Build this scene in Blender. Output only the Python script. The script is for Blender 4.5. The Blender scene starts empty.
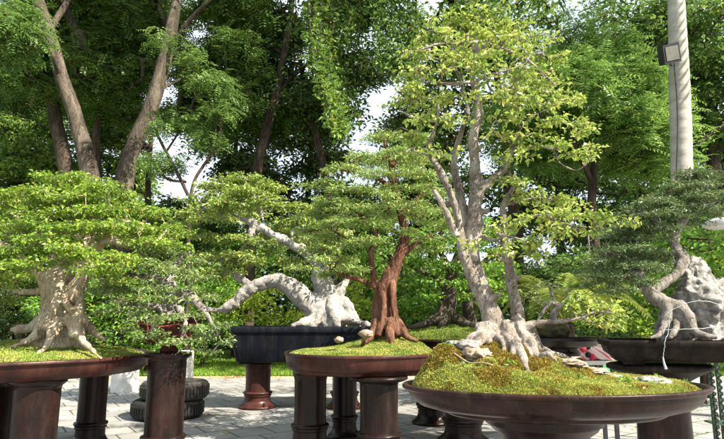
import bpy, math, random
import numpy as np
from mathutils import Vector, Matrix
R = math.radians
rng = np.random.default_rng(7)
random.seed(7)
sc = bpy.context.scene
col = sc.collection

# ------------------------------------------------------------------ camera, sky, sun, exposure
CAM_H = 1.2; PITCH = R(10.0); F = 570.0
cam_d = bpy.data.cameras.new('camera'); cam = bpy.data.objects.new('camera', cam_d); col.objects.link(cam)
cam.location = (0, 0, CAM_H); cam.rotation_euler = (R(90) + PITCH, 0, 0)
cam_d.sensor_width = 36; cam_d.lens = F / 724 * 36
cam_d.clip_start = 0.05; cam_d.clip_end = 3000
sc.camera = cam

SUN_DIR = Vector((0.78, -0.46, 0.92)).normalized()     # towards the sun
world = bpy.data.worlds.new('World'); sc.world = world; world.use_nodes = True
wn = world.node_tree.nodes; wl = world.node_tree.links
sky = wn.new('ShaderNodeTexSky'); sky.sky_type = 'NISHITA'; sky.sun_disc = False
sky.sun_elevation = math.asin(SUN_DIR.z); sky.sun_rotation = math.atan2(SUN_DIR.x, SUN_DIR.y)
sky.air_density = 1.0; sky.dust_density = 6.0; sky.ozone_density = 0.6; sky.altitude = 0
bg = wn['Background']
wtc = wn.new('ShaderNodeTexCoord'); wnz = wn.new('ShaderNodeTexNoise'); wnz.inputs['Scale'].default_value = 3.0; wnz.inputs['Detail'].default_value = 7
wl.new(wtc.outputs['Generated'], wnz.inputs['Vector'])
wr = wn.new('ShaderNodeValToRGB'); wl.new(wnz.outputs[0], wr.inputs[0])           # thin bright cloud veil
wr.color_ramp.elements[0].position = .3; wr.color_ramp.elements[0].color = (.62, .62, .62, 1)
wr.color_ramp.elements[1].position = .6; wr.color_ramp.elements[1].color = (.95, .95, .95, 1)
wm = wn.new('ShaderNodeMix'); wm.data_type = 'RGBA'; wl.new(wr.outputs[0], wm.inputs['Factor'])
wl.new(sky.outputs[0], wm.inputs['A']); wm.inputs['B'].default_value = (6.6, 7.4, 8.4, 1)
wl.new(wm.outputs['Result'], bg.inputs[0]); bg.inputs[1].default_value = 0.065
sun_d = bpy.data.lights.new('sun', 'SUN'); sun = bpy.data.objects.new('sun', sun_d); col.objects.link(sun)
sun_d.energy = 5.0; sun_d.angle = R(0.5); sun_d.color = (1.0, 0.93, 0.80)
sun.rotation_euler = SUN_DIR.to_track_quat('Z', 'Y').to_euler(); sun.location = (10, -8, 15)
sc.view_settings.view_transform = 'Standard'; sc.view_settings.look = 'None'
sc.view_settings.exposure = 1.5; sc.view_settings.gamma = 1; sc.view_settings.use_curve_mapping = False
sc.render.engine = 'CYCLES'
sc.cycles.max_bounces = 8; sc.cycles.transmission_bounces = 6; sc.cycles.transparent_max_bounces = 6

# ------------------------------------------------------------------ helpers
CP, SP = math.cos(PITCH), math.sin(PITCH)
def at(px, py, Y):
    x = (px - 362) / F; v = (219.5 - py) / F
    dy = CP - v * SP; dz = SP + v * CP
    t = Y / dy
    return np.array((x * t, Y, CAM_H + dz * t))
def m_per_px(Y): return Y / F

def hash3(ix, iy, iz, seed):
    n = (ix * 374761393 + iy * 668265263 + iz * 1274126177 + seed * 974634777) & 0x7fffffff
    n = ((n ^ (n >> 13)) * 1103515245 + 12345) & 0x7fffffff
    n = (n ^ (n >> 16)) & 0xffffff
    return n / float(0xffffff)
def vnoise(p, freq=1.0, seed=0):
    p = np.asarray(p, float) * freq + 1000.0
    i = np.floor(p).astype(np.int64); f = p - i; f = f * f * (3 - 2 * f)
    r = 0
    for dx in (0, 1):
        for dy in (0, 1):
            for dz in (0, 1):
                w = (f[:, 0] if dx else 1 - f[:, 0]) * (f[:, 1] if dy else 1 - f[:, 1]) * (f[:, 2] if dz else 1 - f[:, 2])
                r = r + w * hash3(i[:, 0] + dx, i[:, 1] + dy, i[:, 2] + dz, seed)
    return r
def fbm(p, freq=1.0, seed=0, oct=3):
    r = 0; a = 1; s = 0
    for k in range(oct):
        r = r + a * vnoise(p, freq * 2 ** k, seed + k); s += a; a *= .5
    return r / s

class MB:
    """collects vertices and faces (all faces of one batch have equal size)"""
    def __init__(s): s.v = []; s.f = []; s.n = 0
    def add(s, v, f):
        v = np.asarray(v, float).reshape(-1, 3); f = np.asarray(f, np.int64)
        s.v.append(v); s.f.append(f + s.n); s.n += len(v)
    def mesh(s, name, smooth=True):
        me = bpy.data.meshes.new(name)
        v = np.concatenate(s.v)
        starts = []; idx = []; c = 0
        for f in s.f:
            k = f.shape[1]; starts.append(c + np.arange(len(f)) * k); idx.append(f.ravel()); c += f.size
        starts = np.concatenate(starts); idx = np.concatenate(idx)
        me.vertices.add(len(v)); me.vertices.foreach_set('co', v.astype(np.float32).ravel())
        me.loops.add(len(idx)); me.loops.foreach_set('vertex_index', idx.astype(np.int32))
        me.polygons.add(len(starts)); me.polygons.foreach_set('loop_start', starts.astype(np.int32))
        me.polygons.foreach_set('use_smooth', np.full(len(starts), smooth))
        me.update(calc_edges=True); me.validate()
        return me
    def build(s, name, mat, parent=None, smooth=True):
        me = s.mesh(name, smooth); me.materials.append(mat)
        o = bpy.data.objects.new(name, me); col.objects.link(o)
        if parent is not None:
            o.parent = parent; o.matrix_parent_inverse = Matrix.Translation(-parent.location)
        return o

def tag(o, label=None, cat=None, group=None, kind=None):
    if label: o['label'] = label
    if cat: o['category'] = cat
    if group: o['group'] = group
    if kind: o['kind'] = kind
    return o
def thing(name, label, cat, loc, group=None):
    o = bpy.data.objects.new(name, None); col.objects.link(o); o.location = Vector([float(q) for q in loc])
    o.empty_display_size = .1
    return tag(o, label, cat, group)

def lathe(mb, prof, c, seg=48, sx=1.0, sy=1.0, rot=0.0, wob=0.0):
    prof = np.array(prof, float); n = len(prof); a = np.linspace(0, 2 * np.pi, seg, endpoint=False)
    ca, sa = np.cos(a), np.sin(a)
    x = prof[:, 0][:, None] * ca * sx; y = prof[:, 0][:, None] * sa * sy; z = np.repeat(prof[:, 1][:, None], seg, 1)
    cr, sr = math.cos(rot), math.sin(rot)
    v = np.stack([x * cr - y * sr + c[0], x * sr + y * cr + c[1], z + c[2]], -1).reshape(-1, 3)
    i = np.arange(n - 1)[:, None] * seg; j = np.arange(seg)[None]; k = (j + 1) % seg
    f = np.stack([i + j, i + k, i + seg + k, i + seg + j], -1).reshape(-1, 4)
    mb.add(v, f)
def box(mb, c, s, rz=0.0, taper=1.0):
    x, y, z = np.array(s) / 2
    v = np.array([(-x * taper, -y * taper, -z), (x * taper, -y * taper, -z), (x * taper, y * taper, -z), (-x * taper, y * taper, -z),
                  (-x, -y, z), (x, -y, z), (x, y, z), (-x, y, z)])
    cr, sr = math.cos(rz), math.sin(rz)
    v = np.stack([v[:, 0] * cr - v[:, 1] * sr, v[:, 0] * sr + v[:, 1] * cr, v[:, 2]], -1) + np.array(c)
    mb.add(v, [(0, 3, 2, 1), (4, 5, 6, 7), (0, 1, 5, 4), (1, 2, 6, 5), (2, 3, 7, 6), (3, 0, 4, 7)])

def spline(P, n):
    """Catmull-Rom through rows of P (any columns)"""
    P = np.asarray(P, float)
    if len(P) < 2: return P
    Q = np.vstack([2 * P[0] - P[1], P, 2 * P[-1] - P[-2]]); out = []
    for i in range(1, len(Q) - 2):
        t = np.linspace(0, 1, n, endpoint=False)[:, None]
        p0, p1, p2, p3 = Q[i - 1], Q[i], Q[i + 1], Q[i + 2]
        out.append(.5 * ((2 * p1) + (-p0 + p2) * t + (2 * p0 - 5 * p1 + 4 * p2 - p3) * t ** 2 + (-p0 + 3 * p1 - 3 * p2 + p3) * t ** 3))
    return np.vstack(out + [P[-1:]])
def tube(mb, P, r, seg=8, rough=0.0, freq=8.0, seed=0, cap=True, lobes=0.0):
    P = np.asarray(P, float); r = np.broadcast_to(np.asarray(r, float), (len(P),))
    T = np.gradient(P, axis=0); T /= (np.linalg.norm(T, axis=1, keepdims=True) + 1e-9)
    ref = np.array((0.31, .17, .93)) if abs(T[0, 2]) < .8 else np.array((.93, .21, .1))
    N = []; nn = ref - T[0] * (ref @ T[0]); nn /= np.linalg.norm(nn)
    for t in T:
        nn = nn - t * (nn @ t); nn /= (np.linalg.norm(nn) + 1e-9); N.append(nn)
    N = np.array(N); B = np.cross(T, N)
    a = np.linspace(0, 2 * np.pi, seg, endpoint=False)
    D = N[:, None] * np.cos(a)[None, :, None] + B[:, None] * np.sin(a)[None, :, None]
    V = P[:, None] + D * r[:, None, None]
    if rough:
        k = fbm(V.reshape(-1, 3) * np.array((1, 1, .55)), freq, seed, 3).reshape(V.shape[:2]) - .5
        k = k * rough * 2
        if lobes: k = k + lobes * (np.sin(a * 3 + seed)[None] * .6 + np.sin(a * 5 + 2 * seed)[None] * .4)
        V = V + D * (r[:, None] * k)[..., None]
    n = len(P); v = V.reshape(-1, 3)
    i = np.arange(n - 1)[:, None] * seg; j = np.arange(seg)[None]; kk = (j + 1) % seg
    f = np.stack([i + j, i + kk, i + seg + kk, i + seg + j], -1).reshape(-1, 4)
    mb.add(v, f)
    if cap:
        v2 = np.vstack([V[0], P[:1] - T[0] * r[0] * .4, V[-1], P[-1:] + T[-1] * r[-1] * .6])
        m = seg + 1; j = np.arange(seg); k2 = (j + 1) % seg
        f2 = np.vstack([np.stack([k2, j, np.full(seg, seg)], -1), np.stack([m + j, m + k2, np.full(seg, m + seg)], -1)])
        mb.add(v2, f2)

def leaves(mb, C, Nn, D, L, W, fold=.25, droop=.15):
    """one folded lozenge of two triangles-pairs per leaf: base C, axis D, normal Nn"""
    n = len(C)
    if n == 0: return
    L = np.broadcast_to(L, (n,))[:, None]; W = np.broadcast_to(W, (n,))[:, None]
    D = D / (np.linalg.norm(D, axis=1, keepdims=True) + 1e-9)
    S = np.cross(D, Nn); S /= (np.linalg.norm(S, axis=1, keepdims=True) + 1e-9)
    N2 = np.cross(S, D)
    mid = C + D * L * .45
    v = np.stack([C, mid + S * W * .5 + N2 * W * fold, C + D * L - N2 * L * droop, mid - S * W * .5 + N2 * W * fold], 1)
    b = np.arange(n)[:, None] * 4
    f = np.concatenate([b + np.array([[0, 1, 2]]), b + np.array([[0, 2, 3]])])
    mb.add(v.reshape(-1, 3), f)
def unit(n): 
    v = rng.normal(size=(n, 3)); return v / np.linalg.norm(v, axis=1, keepdims=True)

def leaf_clusters(mb, tips, per, rad, L, W, up=1.0, flat=.5, fold=.25, droop=.15, lvar=.45):
    """rosettes of leaves round each twig tip"""
    n = len(tips) * per
    c = np.repeat(tips, per, 0)
    off = unit(n) * (rng.random((n, 1)) ** .5) * rad; off[:, 2] *= flat
    C = c + off
    N = unit(n) * .75 + np.array((0, 0, up)); 
    D = off / (rad + 1e-6) + unit(n) * .7; D[:, 2] *= .6
    D -= N * (np.sum(D * N, 1, keepdims=True) / np.sum(N * N, 1, keepdims=True))
    s = 1 + (rng.random(n) - .5) * 2 * lvar
    leaves(mb, C, N, D, L * s, W * s, fold, droop)
def fronds(mb, tips, per, rad, FL, LL, LW, pairs=7, hang=.35):
    """pinnate leaves: rachis FL long carrying pairs of leaflets"""
    n = len(tips) * per
    c = np.repeat(tips, per, 0) + unit(n) * rad * rng.random((n, 1))
    D = unit(n); D[:, 2] = D[:, 2] * .5 - hang; D /= np.linalg.norm(D, axis=1, keepdims=True)
    up = np.array((0, 0, 1.0)) + unit(n) * .35
    S = np.cross(D, up); S /= np.linalg.norm(S, axis=1, keepdims=True); N = np.cross(S, D)
    fl = FL * (.7 + .6 * rng.random(n))
    for k in range(pairs):
        t = (k + .6) / pairs
        base = c + D * (fl * t)[:, None] - np.array((0, 0, 1.)) * (fl * .22 * t * t)[:, None]
        ll = LL * (1 - .45 * abs(t - .45))
        for sgn in (-1, 1):
            d = S * sgn + D * .45 - N * .15 + unit(n) * .12
            leaves(mb, base, N + unit(n) * .2, d, ll * (.85 + .3 * rng.random(n)), LW, .12, .12)

def grow(skel, tips, r0, jit=.12, mid=2, bias=0.0, k=2.4, maxr=None):
    """join every tip to the nearest point already grown; returns polylines with radii"""
    P = [p for p in skel[:, :3]]; Rm = [r for r in skel[:, 3]]; ns = len(P)
    tips = np.asarray(tips)
    d0 = np.min(np.linalg.norm(tips[:, None] - skel[None, :, :3], axis=2), axis=1)
    order = np.argsort(d0)
    arr = np.zeros((ns + len(tips) * (mid + 1), 3)); arr[:ns] = skel[:, :3]; par = [-1] * ns; m = ns; chains = []
    for t in order:
        tp = tips[t]; dv = arr[:m] - tp
        dist = np.sqrt((dv * dv).sum(1)) + bias * np.maximum(0, dv[:, 2])
        dist[:ns] *= .93
        j = int(np.argmin(dist)); a = arr[j]; ln = np.linalg.norm(tp - a); ch = [j]
        for q in range(1, mid + 1):
            u = q / (mid + 1)
            p = a + (tp - a) * u + rng.normal(size=3) * jit * ln * .5; p[2] += math.sin(u * math.pi) * ln * -.06
            arr[m] = p; par.append(ch[-1]); ch.append(m); m += 1
        arr[m] = tp; par.append(ch[-1]); ch.append(m); m += 1
        chains.append(ch)
    acc = np.zeros(m); 
    for ch in chains: acc[ch[-1]] += r0 ** k
    for i in range(m - 1, ns - 1, -1):
        if acc[i] == 0: acc[i] = r0 ** k
        if par[i] >= ns: acc[par[i]] += acc[i]
    rad = acc ** (1 / k)
    out = []
    for ch in chains:
        rr = [rad[i] for i in ch]
        if ch[0] < ns: rr[0] = min(rr[1] * 1.25, skel[ch[0], 3])
        else: rr[0] = min(rr[0], rr[1] * 1.15)
        if maxr: rr = [min(q, maxr) for q in rr]
        out.append((arr[ch], rr))
    return out

def skel_px(Y, pts, n=5, ws=1.0):
    """pts rows (px, py, depth offset, width px) -> world rows (x, y, z, radius)"""
    rows = []
    for (px, py, dy, w) in pts:
        p = at(px, py, Y + dy); rows.append((p[0], p[1], p[2], ws * w * .5 * m_per_px(Y + dy)))
    return spline(rows, n)
def pads_px(Y, pads, dens, dome=True):
    """pads rows (px, py, rx px, ry px, depth offset, depth radius m or None) -> tip points spread in flattened domes"""
    out = []
    for p in pads:
        px, py, rx, ry, dy = p[:5]
        c = at(px, py, Y + dy); s = m_per_px(Y + dy); a = rx * s; h = ry * s; b = p[5] if len(p) > 5 else a * .8
        n = max(4, int(dens * a * b * 3.1416))
        u = rng.random(n) ** .5; th = rng.random(n) * 6.2832
        lo = 1 + .22 * np.sin(th * 3 + px) + .15 * np.sin(th * 5 + py)
        x = np.cos(th) * u * a * lo; y = np.sin(th) * u * b * lo
        z = (np.sqrt(np.clip(1 - u * u, 0, 1)) * (1 if dome else 0) * (rng.random(n) * .8 + .3) - .35 + .25 * (rng.random(n) - .5)) * h * .8
        q = np.stack([c[0] + x, c[1] + y, c[2] + z], -1)
        gp = vnoise(q, 2.6 / max(a, .05), 11) + .35 * rng.random(len(q)); out.append(q[gp > np.quantile(gp, .22)])
    return np.vstack(out)

def join_twigs(me, mb):
    """trunk skin and its twigs become one mesh"""
    out = MB(); n = len(me.vertices); co = np.zeros(n * 3, np.float32); me.vertices.foreach_get('co', co)
    q = np.array([p.vertices[:] for p in me.polygons if len(p.vertices) == 4]); t3 = [p.vertices[:] for p in me.polygons if len(p.vertices) == 3]
    out.add(co.reshape(-1, 3), q)
    if t3: out.f.append(np.array(t3))
    for v, f in mb_parts(mb): out.v.append(v); 
    off = n
    for f in mb.f: out.f.append(f + off)
    out.n = n + mb.n
    nm = me.name; bpy.data.meshes.remove(me); return out.mesh('trunk')
def mb_parts(mb): return [(v, None) for v in mb.v]
def remesh(mb, name, voxel, disp=(), smooth_it=2):
    """fuse overlapping tubes into one skin and roughen it; returns a mesh"""
    me = mb.mesh(name); o = bpy.data.objects.new(name + '_tmp', me); col.objects.link(o)
    m = o.modifiers.new('r', 'REMESH'); m.mode = 'VOXEL'; m.voxel_size = voxel
    s = o.modifiers.new('s', 'SMOOTH'); s.iterations = smooth_it; s.factor = .5
    dg = bpy.context.evaluated_depsgraph_get(); ev = o.evaluated_get(dg)
    me2 = bpy.data.meshes.new_from_object(ev)
    bpy.data.objects.remove(o)
    n = len(me2.vertices); co = np.zeros(n * 3, np.float32); me2.vertices.foreach_get('co', co); co = co.reshape(-1, 3).astype(float)
    no = np.zeros(n * 3, np.float32); me2.vertices.foreach_get('normal', no); no = no.reshape(-1, 3)
    tot = 0
    for (freq, amp, seed, st) in disp:
        q = co * np.array((1, 1, st)); nz = fbm(q, freq, seed, 3)
        tot = tot + (nz - .5) * 2 * amp
    if len(disp): co = co + no * np.asarray(tot)[:, None]
    me2.vertices.foreach_set('co', co.astype(np.float32).ravel())
    me2.polygons.foreach_set('use_smooth', np.ones(len(me2.polygons), bool)); me2.update()
    me2.name = name
    return me2
def link_mesh(me, name, mat, parent=None):
    me.materials.clear(); me.materials.append(mat)
    o = bpy.data.objects.new(name, me); col.objects.link(o)
    if parent is not None: o.parent = parent; o.matrix_parent_inverse = Matrix.Translation(-parent.location)
    return o

# ------------------------------------------------------------------ materials
def new_mat(name):
    m = bpy.data.materials.new(name); m.use_nodes = True
    return m, m.node_tree.nodes, m.node_tree.links, m.node_tree.nodes['Principled BSDF']
def ramp(n, l, src, stops):
    r = n.new('ShaderNodeValToRGB'); l.new(src, r.inputs[0]); e = r.color_ramp.elements
    while len(e) < len(stops): e.new(.5)
    for i, (p, c) in enumerate(stops): e[i].position = p; e[i].color = (*c, 1)
    return r
def leaf_mat(name, dark, mid, light, trans=.35, tcol=None, patch=1.2, rough=.4):
    dark, mid, light = [(c[0] * 1.08 + .003, c[1] * 1.12, c[2] * 1.15 + .006) for c in (dark, mid, light)]
    m, n, l, b = new_mat(name)
    g = n.new('ShaderNodeNewGeometry'); tc = n.new('ShaderNodeTexCoord')
    nz = n.new('ShaderNodeTexNoise'); nz.inputs['Scale'].default_value = patch; nz.inputs['Detail'].default_value = 2
    l.new(tc.outputs['Object'], nz.inputs['Vector'])
    mix = n.new('ShaderNodeMath'); mix.operation = 'MULTIPLY_ADD'; mix.inputs[1].default_value = .55
    l.new(g.outputs['Random Per Island'], mix.inputs[0])
    sub = n.new('ShaderNodeMath'); sub.operation = 'MULTIPLY'; sub.inputs[1].default_value = .5
    l.new(nz.outputs[0], sub.inputs[0]); l.new(sub.outputs[0], mix.inputs[2])
    r = ramp(n, l, mix.outputs[0], [(.12, dark), (.5, mid), (.9, light)])
    dl = n.new('ShaderNodeMath'); dl.operation = 'GREATER_THAN'; dl.inputs[1].default_value = .982; l.new(g.outputs['Random Per Island'], dl.inputs[0])
    dm = n.new('ShaderNodeMix'); dm.data_type = 'RGBA'; l.new(dl.outputs[0], dm.inputs['Factor']); l.new(r.outputs[0], dm.inputs['A']); dm.inputs['B'].default_value = (.34, .22, .06, 1)
    l.new(dm.outputs['Result'], b.inputs['Base Color']); b.inputs['Roughness'].default_value = rough
    b.inputs['Specular IOR Level'].default_value = .33
    t = n.new('ShaderNodeBsdfTranslucent'); hs = n.new('ShaderNodeHueSaturation')
    hs.inputs['Hue'].default_value = .485; hs.inputs['Saturation'].default_value = 1.0; hs.inputs['Value'].default_value = 1.45
    l.new(r.outputs[0], hs.inputs['Color']); l.new(hs.outputs[0], t.inputs[0])
    ms = n.new('ShaderNodeMixShader'); ms.inputs[0].default_value = trans * .72
    l.new(b.outputs[0], ms.inputs[1]); l.new(t.outputs[0], ms.inputs[2])
    l.new(ms.outputs[0], n['Material Output'].inputs[0])
    return m
def rough_mat(name, stops, scale=6, stretch=(1, 1, 1), rough=.85, bump=.4, bscale=None, bdist=.02, detail=8, spec=.3, dist=.6):
    m, n, l, b = new_mat(name)
    tc = n.new('ShaderNodeTexCoord'); mp = n.new('ShaderNodeMapping'); mp.inputs['Scale'].default_value = stretch
    l.new(tc.outputs['Object'], mp.inputs[0])
    nz = n.new('ShaderNodeTexNoise'); nz.inputs['Scale'].default_value = scale; nz.inputs['Detail'].default_value = detail
    nz.inputs['Roughness'].default_value = .65; nz.inputs['Distortion'].default_value = dist
    l.new(mp.outputs[0], nz.inputs['Vector'])
    r = ramp(n, l, nz.outputs[0], stops); l.new(r.outputs[0], b.inputs['Base Color'])
    b.inputs['Roughness'].default_value = rough; b.inputs['Specular IOR Level'].default_value = spec
    n2 = n.new('ShaderNodeTexNoise'); n2.inputs['Scale'].default_value = bscale or scale * 2.5; n2.inputs['Detail'].default_value = 8
    n2.inputs['Roughness'].default_value = .7; l.new(mp.outputs[0], n2.inputs['Vector'])
    bp = n.new('ShaderNodeBump'); bp.inputs['Strength'].default_value = bump; bp.inputs['Distance'].default_value = bdist
    l.new(n2.outputs[0], bp.inputs['Height']); l.new(bp.outputs[0], b.inputs['Normal'])
    return m

M = {}
def glaze_mat(name, dark, mid, light, rough=.33, spec=.2, dust=.3):
    m, n, l, b = new_mat(name); tc = n.new('ShaderNodeTexCoord')
    def noise(sc_, det, st):
        mp = n.new('ShaderNodeMapping'); mp.inputs['Scale'].default_value = st; l.new(tc.outputs['Object'], mp.inputs[0])
        q = n.new('ShaderNodeTexNoise'); q.inputs['Scale'].default_value = sc_; q.inputs['Detail'].default_value = det; q.inputs['Roughness'].default_value = .65; l.new(mp.outputs[0], q.inputs['Vector']); return q.outputs[0]
    r = ramp(n, l, noise(5, 6, (1, 1, .5)), [(.34, dark), (.5, mid), (.66, light)])
    d = ramp(n, l, noise(7, 8, (2.2, 2.2, .35)), [(.5, (0, 0, 0)), (.68, (dust,) * 3)]); d2 = ramp(n, l, noise(60, 4, (1, 1, 1)), [(.60, (0, 0, 0)), (.68, (dust * .9,) * 3)])
    mxx = n.new('ShaderNodeMath'); mxx.operation = 'MAXIMUM'; l.new(d.outputs[0], mxx.inputs[0]); l.new(d2.outputs[0], mxx.inputs[1])
    mx = n.new('ShaderNodeMix'); mx.data_type = 'RGBA'; l.new(mxx.outputs[0], mx.inputs['Factor']); l.new(r.outputs[0], mx.inputs['A']); mx.inputs['B'].default_value = (.16, .12, .09, 1)
    l.new(mx.outputs['Result'], b.inputs['Base Color'])
    ra = n.new('ShaderNodeMath'); ra.operation = 'MULTIPLY_ADD'; ra.inputs[1].default_value = .9; ra.inputs[2].default_value = rough; l.new(mxx.outputs[0], ra.inputs[0]); l.new(ra.outputs[0], b.inputs['Roughness'])
    b.inputs['Specular IOR Level'].default_value = spec
    bp = n.new('ShaderNodeBump'); bp.inputs['Strength'].default_value = .25; bp.inputs['Distance'].default_value = .012; l.new(noise(16, 6, (1, 1, 1)), bp.inputs['Height']); l.new(bp.outputs[0], b.inputs['Normal'])
    return m
def bark_mat(name, dark, mid, light, scale=9, stretch=.4, crack=.5, bdist=.01, spots=.3):
    m, n, l, b = new_mat(name)
    tc = n.new('ShaderNodeTexCoord'); mp = n.new('ShaderNodeMapping'); mp.inputs['Scale'].default_value = (1, 1, stretch); l.new(tc.outputs['Object'], mp.inputs[0])
    def noise(sc_, det, dist=0, src=mp.outputs[0]):
        q = n.new('ShaderNodeTexNoise'); q.inputs['Scale'].default_value = sc_; q.inputs['Detail'].default_value = det; q.inputs['Roughness'].default_value = .7
        q.inputs['Distortion'].default_value = dist; l.new(src, q.inputs['Vector']); return q.outputs[0]
    a = noise(scale, 9, .8); r = ramp(n, l, a, [(.34, dark), (.5, mid), (.64, light)])
    f = noise(scale * 5.5, 7, 1.5); cr = ramp(n, l, f, [(.36, (crack * .35,) * 3), (.47, (.85,) * 3), (.62, (1.1,) * 3)])
    mx = n.new('ShaderNodeMix'); mx.data_type = 'RGBA'; mx.blend_type = 'MULTIPLY'; mx.inputs['Factor'].default_value = .85
    l.new(r.outputs[0], mx.inputs['A']); l.new(cr.outputs[0], mx.inputs['B'])
    sp = ramp(n, l, noise(scale * 2.2, 4, .3, tc.outputs['Object']), [(.56, (0, 0, 0)), (.64, (spots,) * 3)])
    m2 = n.new('ShaderNodeMix'); m2.data_type = 'RGBA'; l.new(sp.outputs[0], m2.inputs['Factor']); l.new(mx.outputs['Result'], m2.inputs['A'])
    m2.inputs['B'].default_value = (*[min(1, q * 1.25) for q in light], 1); l.new(m2.outputs['Result'], b.inputs['Base Color'])
    b.inputs['Roughness'].default_value = .9; b.inputs['Specular IOR Level'].default_value = .2
    ad = n.new('ShaderNodeMath'); ad.operation = 'MULTIPLY_ADD'; ad.inputs[1].default_value = .6; l.new(f, ad.inputs[0]); l.new(a, ad.inputs[2])
    bp = n.new('ShaderNodeBump'); bp.inputs['Strength'].default_value = .9; bp.inputs['Distance'].default_value = bdist; l.new(ad.outputs[0], bp.inputs['Height']); l.new(bp.outputs[0], b.inputs['Normal'])
    return m
M['glaze'] = glaze_mat('red_brown_glaze', (.022, .0085, .0065), (.040, .0135, .010), (.070, .024, .017), .33, .2, .10)
M['glaze_dark'] = glaze_mat('dark_brown_glaze', (.006, .0038, .003), (.012, .0058, .0045), (.026, .0115, .009), .3, .22, .08)
M['glaze_plum'] = glaze_mat('plum_brown_glaze', (.010, .0045, .004), (.020, .008, .006), (.042, .016, .012), .33, .2, .18)
M['glaze_black'] = glaze_mat('black_brown_glaze', (.004, .003, .0025), (.009, .0065, .005), (.02, .013, .01), .5, .12, .14)
M['glaze_blue'] = glaze_mat('blue_black_glaze', (.003, .0045, .0075), (.006, .008, .013), (.013, .016, .022), .45, .15, .09)
M['terracotta'] = rough_mat('dark_red_clay', [(.3, (.045, .014, .012)), (.7, (.085, .026, .02))], 7, rough=.6, bump=.15, spec=.15)
M['bark_a'] = bark_mat('grey_tan_bark', (.13, .10, .08), (.29, .245, .20), (.47, .42, .36), 13, .55, .22, .018, .35)
M['bark_l'] = bark_mat('pale_cream_bark', (.34, .25, .15), (.56, .45, .31), (.70, .60, .45), 8, .5, .35, .03, .3)
M['bark_m'] = bark_mat('bleached_grey_bark', (.19, .17, .15), (.38, .355, .32), (.52, .49, .45), 6, .9, .38, .025, .2)
M['bark_b'] = bark_mat('red_brown_stringy_bark', (.055, .023, .014), (.16, .070, .042), (.33, .18, .11), 14, .14, .25, .03, .2)
M['bark_r'] = bark_mat('weathered_grey_bark', (.12, .105, .09), (.25, .22, .19), (.42, .385, .335), 12, .5, .3, .02, .3)
M['bark_bg'] = bark_mat('brown_tree_bark', (.04, .031, .023), (.105, .084, .062), (.21, .172, .13), 3, .3, .25, .08, .2)
M['bark_dark'] = bark_mat('dark_tree_bark', (.025, .018, .013), (.07, .05, .036), (.13, .095, .07), 3, .3, .35, .06, .1)
M['palm'] = rough_mat('pale_ringed_palm_bark', [(.3, (.28, .25, .21)), (.55, (.40, .37, .32)), (.75, (.52, .48, .42))], 2.2, (1, 1, 3.2), bump=.35, bscale=7, bdist=.02)
M['rock'] = rough_mat('weathered_grey_rock', [(.34, (.11, .10, .09)), (.46, (.27, .25, .225)), (.60, (.48, .455, .42))], 13, bump=.9, bscale=34, bdist=.03)
M['rock_pale'] = rough_mat('pale_tan_stone', [(.32, (.10, .07, .045)), (.48, (.28, .215, .15)), (.64, (.46, .38, .28))], 22, bump=.8, bscale=60, bdist=.008)
M['soil'] = rough_mat('dark_soil', [(.3, (.03, .022, .015)), (.7, (.09, .065, .04))], 30, bump=.6, bdist=.01)
M['moss_base'] = rough_mat('moss_bed', [(.3, (.02, .016, .008)), (.5, (.05, .042, .014)), (.7, (.09, .08, .025))], 16, bump=.9, bscale=90, bdist=.01)
M['tyre'] = rough_mat('old_black_rubber', [(.3, (.010, .010, .009)), (.7, (.028, .026, .023))], 9, rough=.8, bump=.3, bscale=40)
M['tyre_grey'] = rough_mat('dusty_grey_rubber', [(.35, (.025, .023, .02)), (.7, (.07, .064, .055))], 9, rough=.85, bump=.3, bscale=40)
M['concrete'] = rough_mat('white_painted_concrete', [(.3, (.55, .53, .48)), (.7, (.78, .76, .71))], 5, rough=.75, bump=.2)
M['sand'] = rough_mat('sandy_edge_soil', [(.3, (.28, .22, .14)), (.55, (.42, .35, .25)), (.75, (.5, .44, .34))], 3, bump=.4)
M['metal_green'] = rough_mat('dark_green_metal', [(.3, (.02, .05, .03)), (.7, (.05, .09, .06))], 8, rough=.5, bump=.1)
M['metal_black'] = rough_mat('black_metal', [(.3, (.015, .015, .017)), (.7, (.04, .04, .045))], 8, rough=.45, bump=.1)
M['lamp_glass'] = rough_mat('frosted_lamp_glass', [(.3, (.13, .125, .105)), (.7, (.19, .185, .16))], 8, rough=.3, bump=.05, spec=.3)
M['white_plastic'] = rough_mat('white_plastic', [(.3, (.5, .49, .45)), (.7, (.66, .65, .61))], 9, rough=.45, bump=.06)
M['strap'] = rough_mat('pale_plastic_strap', [(.3, (.38, .40, .42)), (.7, (.52, .54, .56))], 3, rough=.4, bump=.03)
M['red_ribbon'] = rough_mat('faded_red_ribbon', [(.3, (.22, .03, .035)), (.7, (.36, .09, .08))], 9, rough=.7, bump=.1)
M['sign_green'] = rough_mat('green_sign_paint', [(.3, (.06, .30, .09)), (.7, (.12, .42, .14))], 5, rough=.5, bump=.05)
M['sign_blue'] = rough_mat('blue_sign_paint', [(.3, (.02, .04, .38)), (.7, (.03, .07, .5))], 5, rough=.5, bump=.05)
M['sign_red'] = rough_mat('red_sign_paint', [(.3, (.5, .04, .03)), (.7, (.65, .08, .05))], 5, rough=.5, bump=.05)
M['cloth'] = rough_mat('cream_cloth', [(.3, (.60, .50, .45)), (.7, (.78, .70, .64))], 20, rough=.9, bump=.3, bdist=.004)
M['dead_leaf'] = leaf_mat('fallen_leaves', (.20, .10, .03), (.38, .2, .06), (.55, .38, .12), .1)

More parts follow.
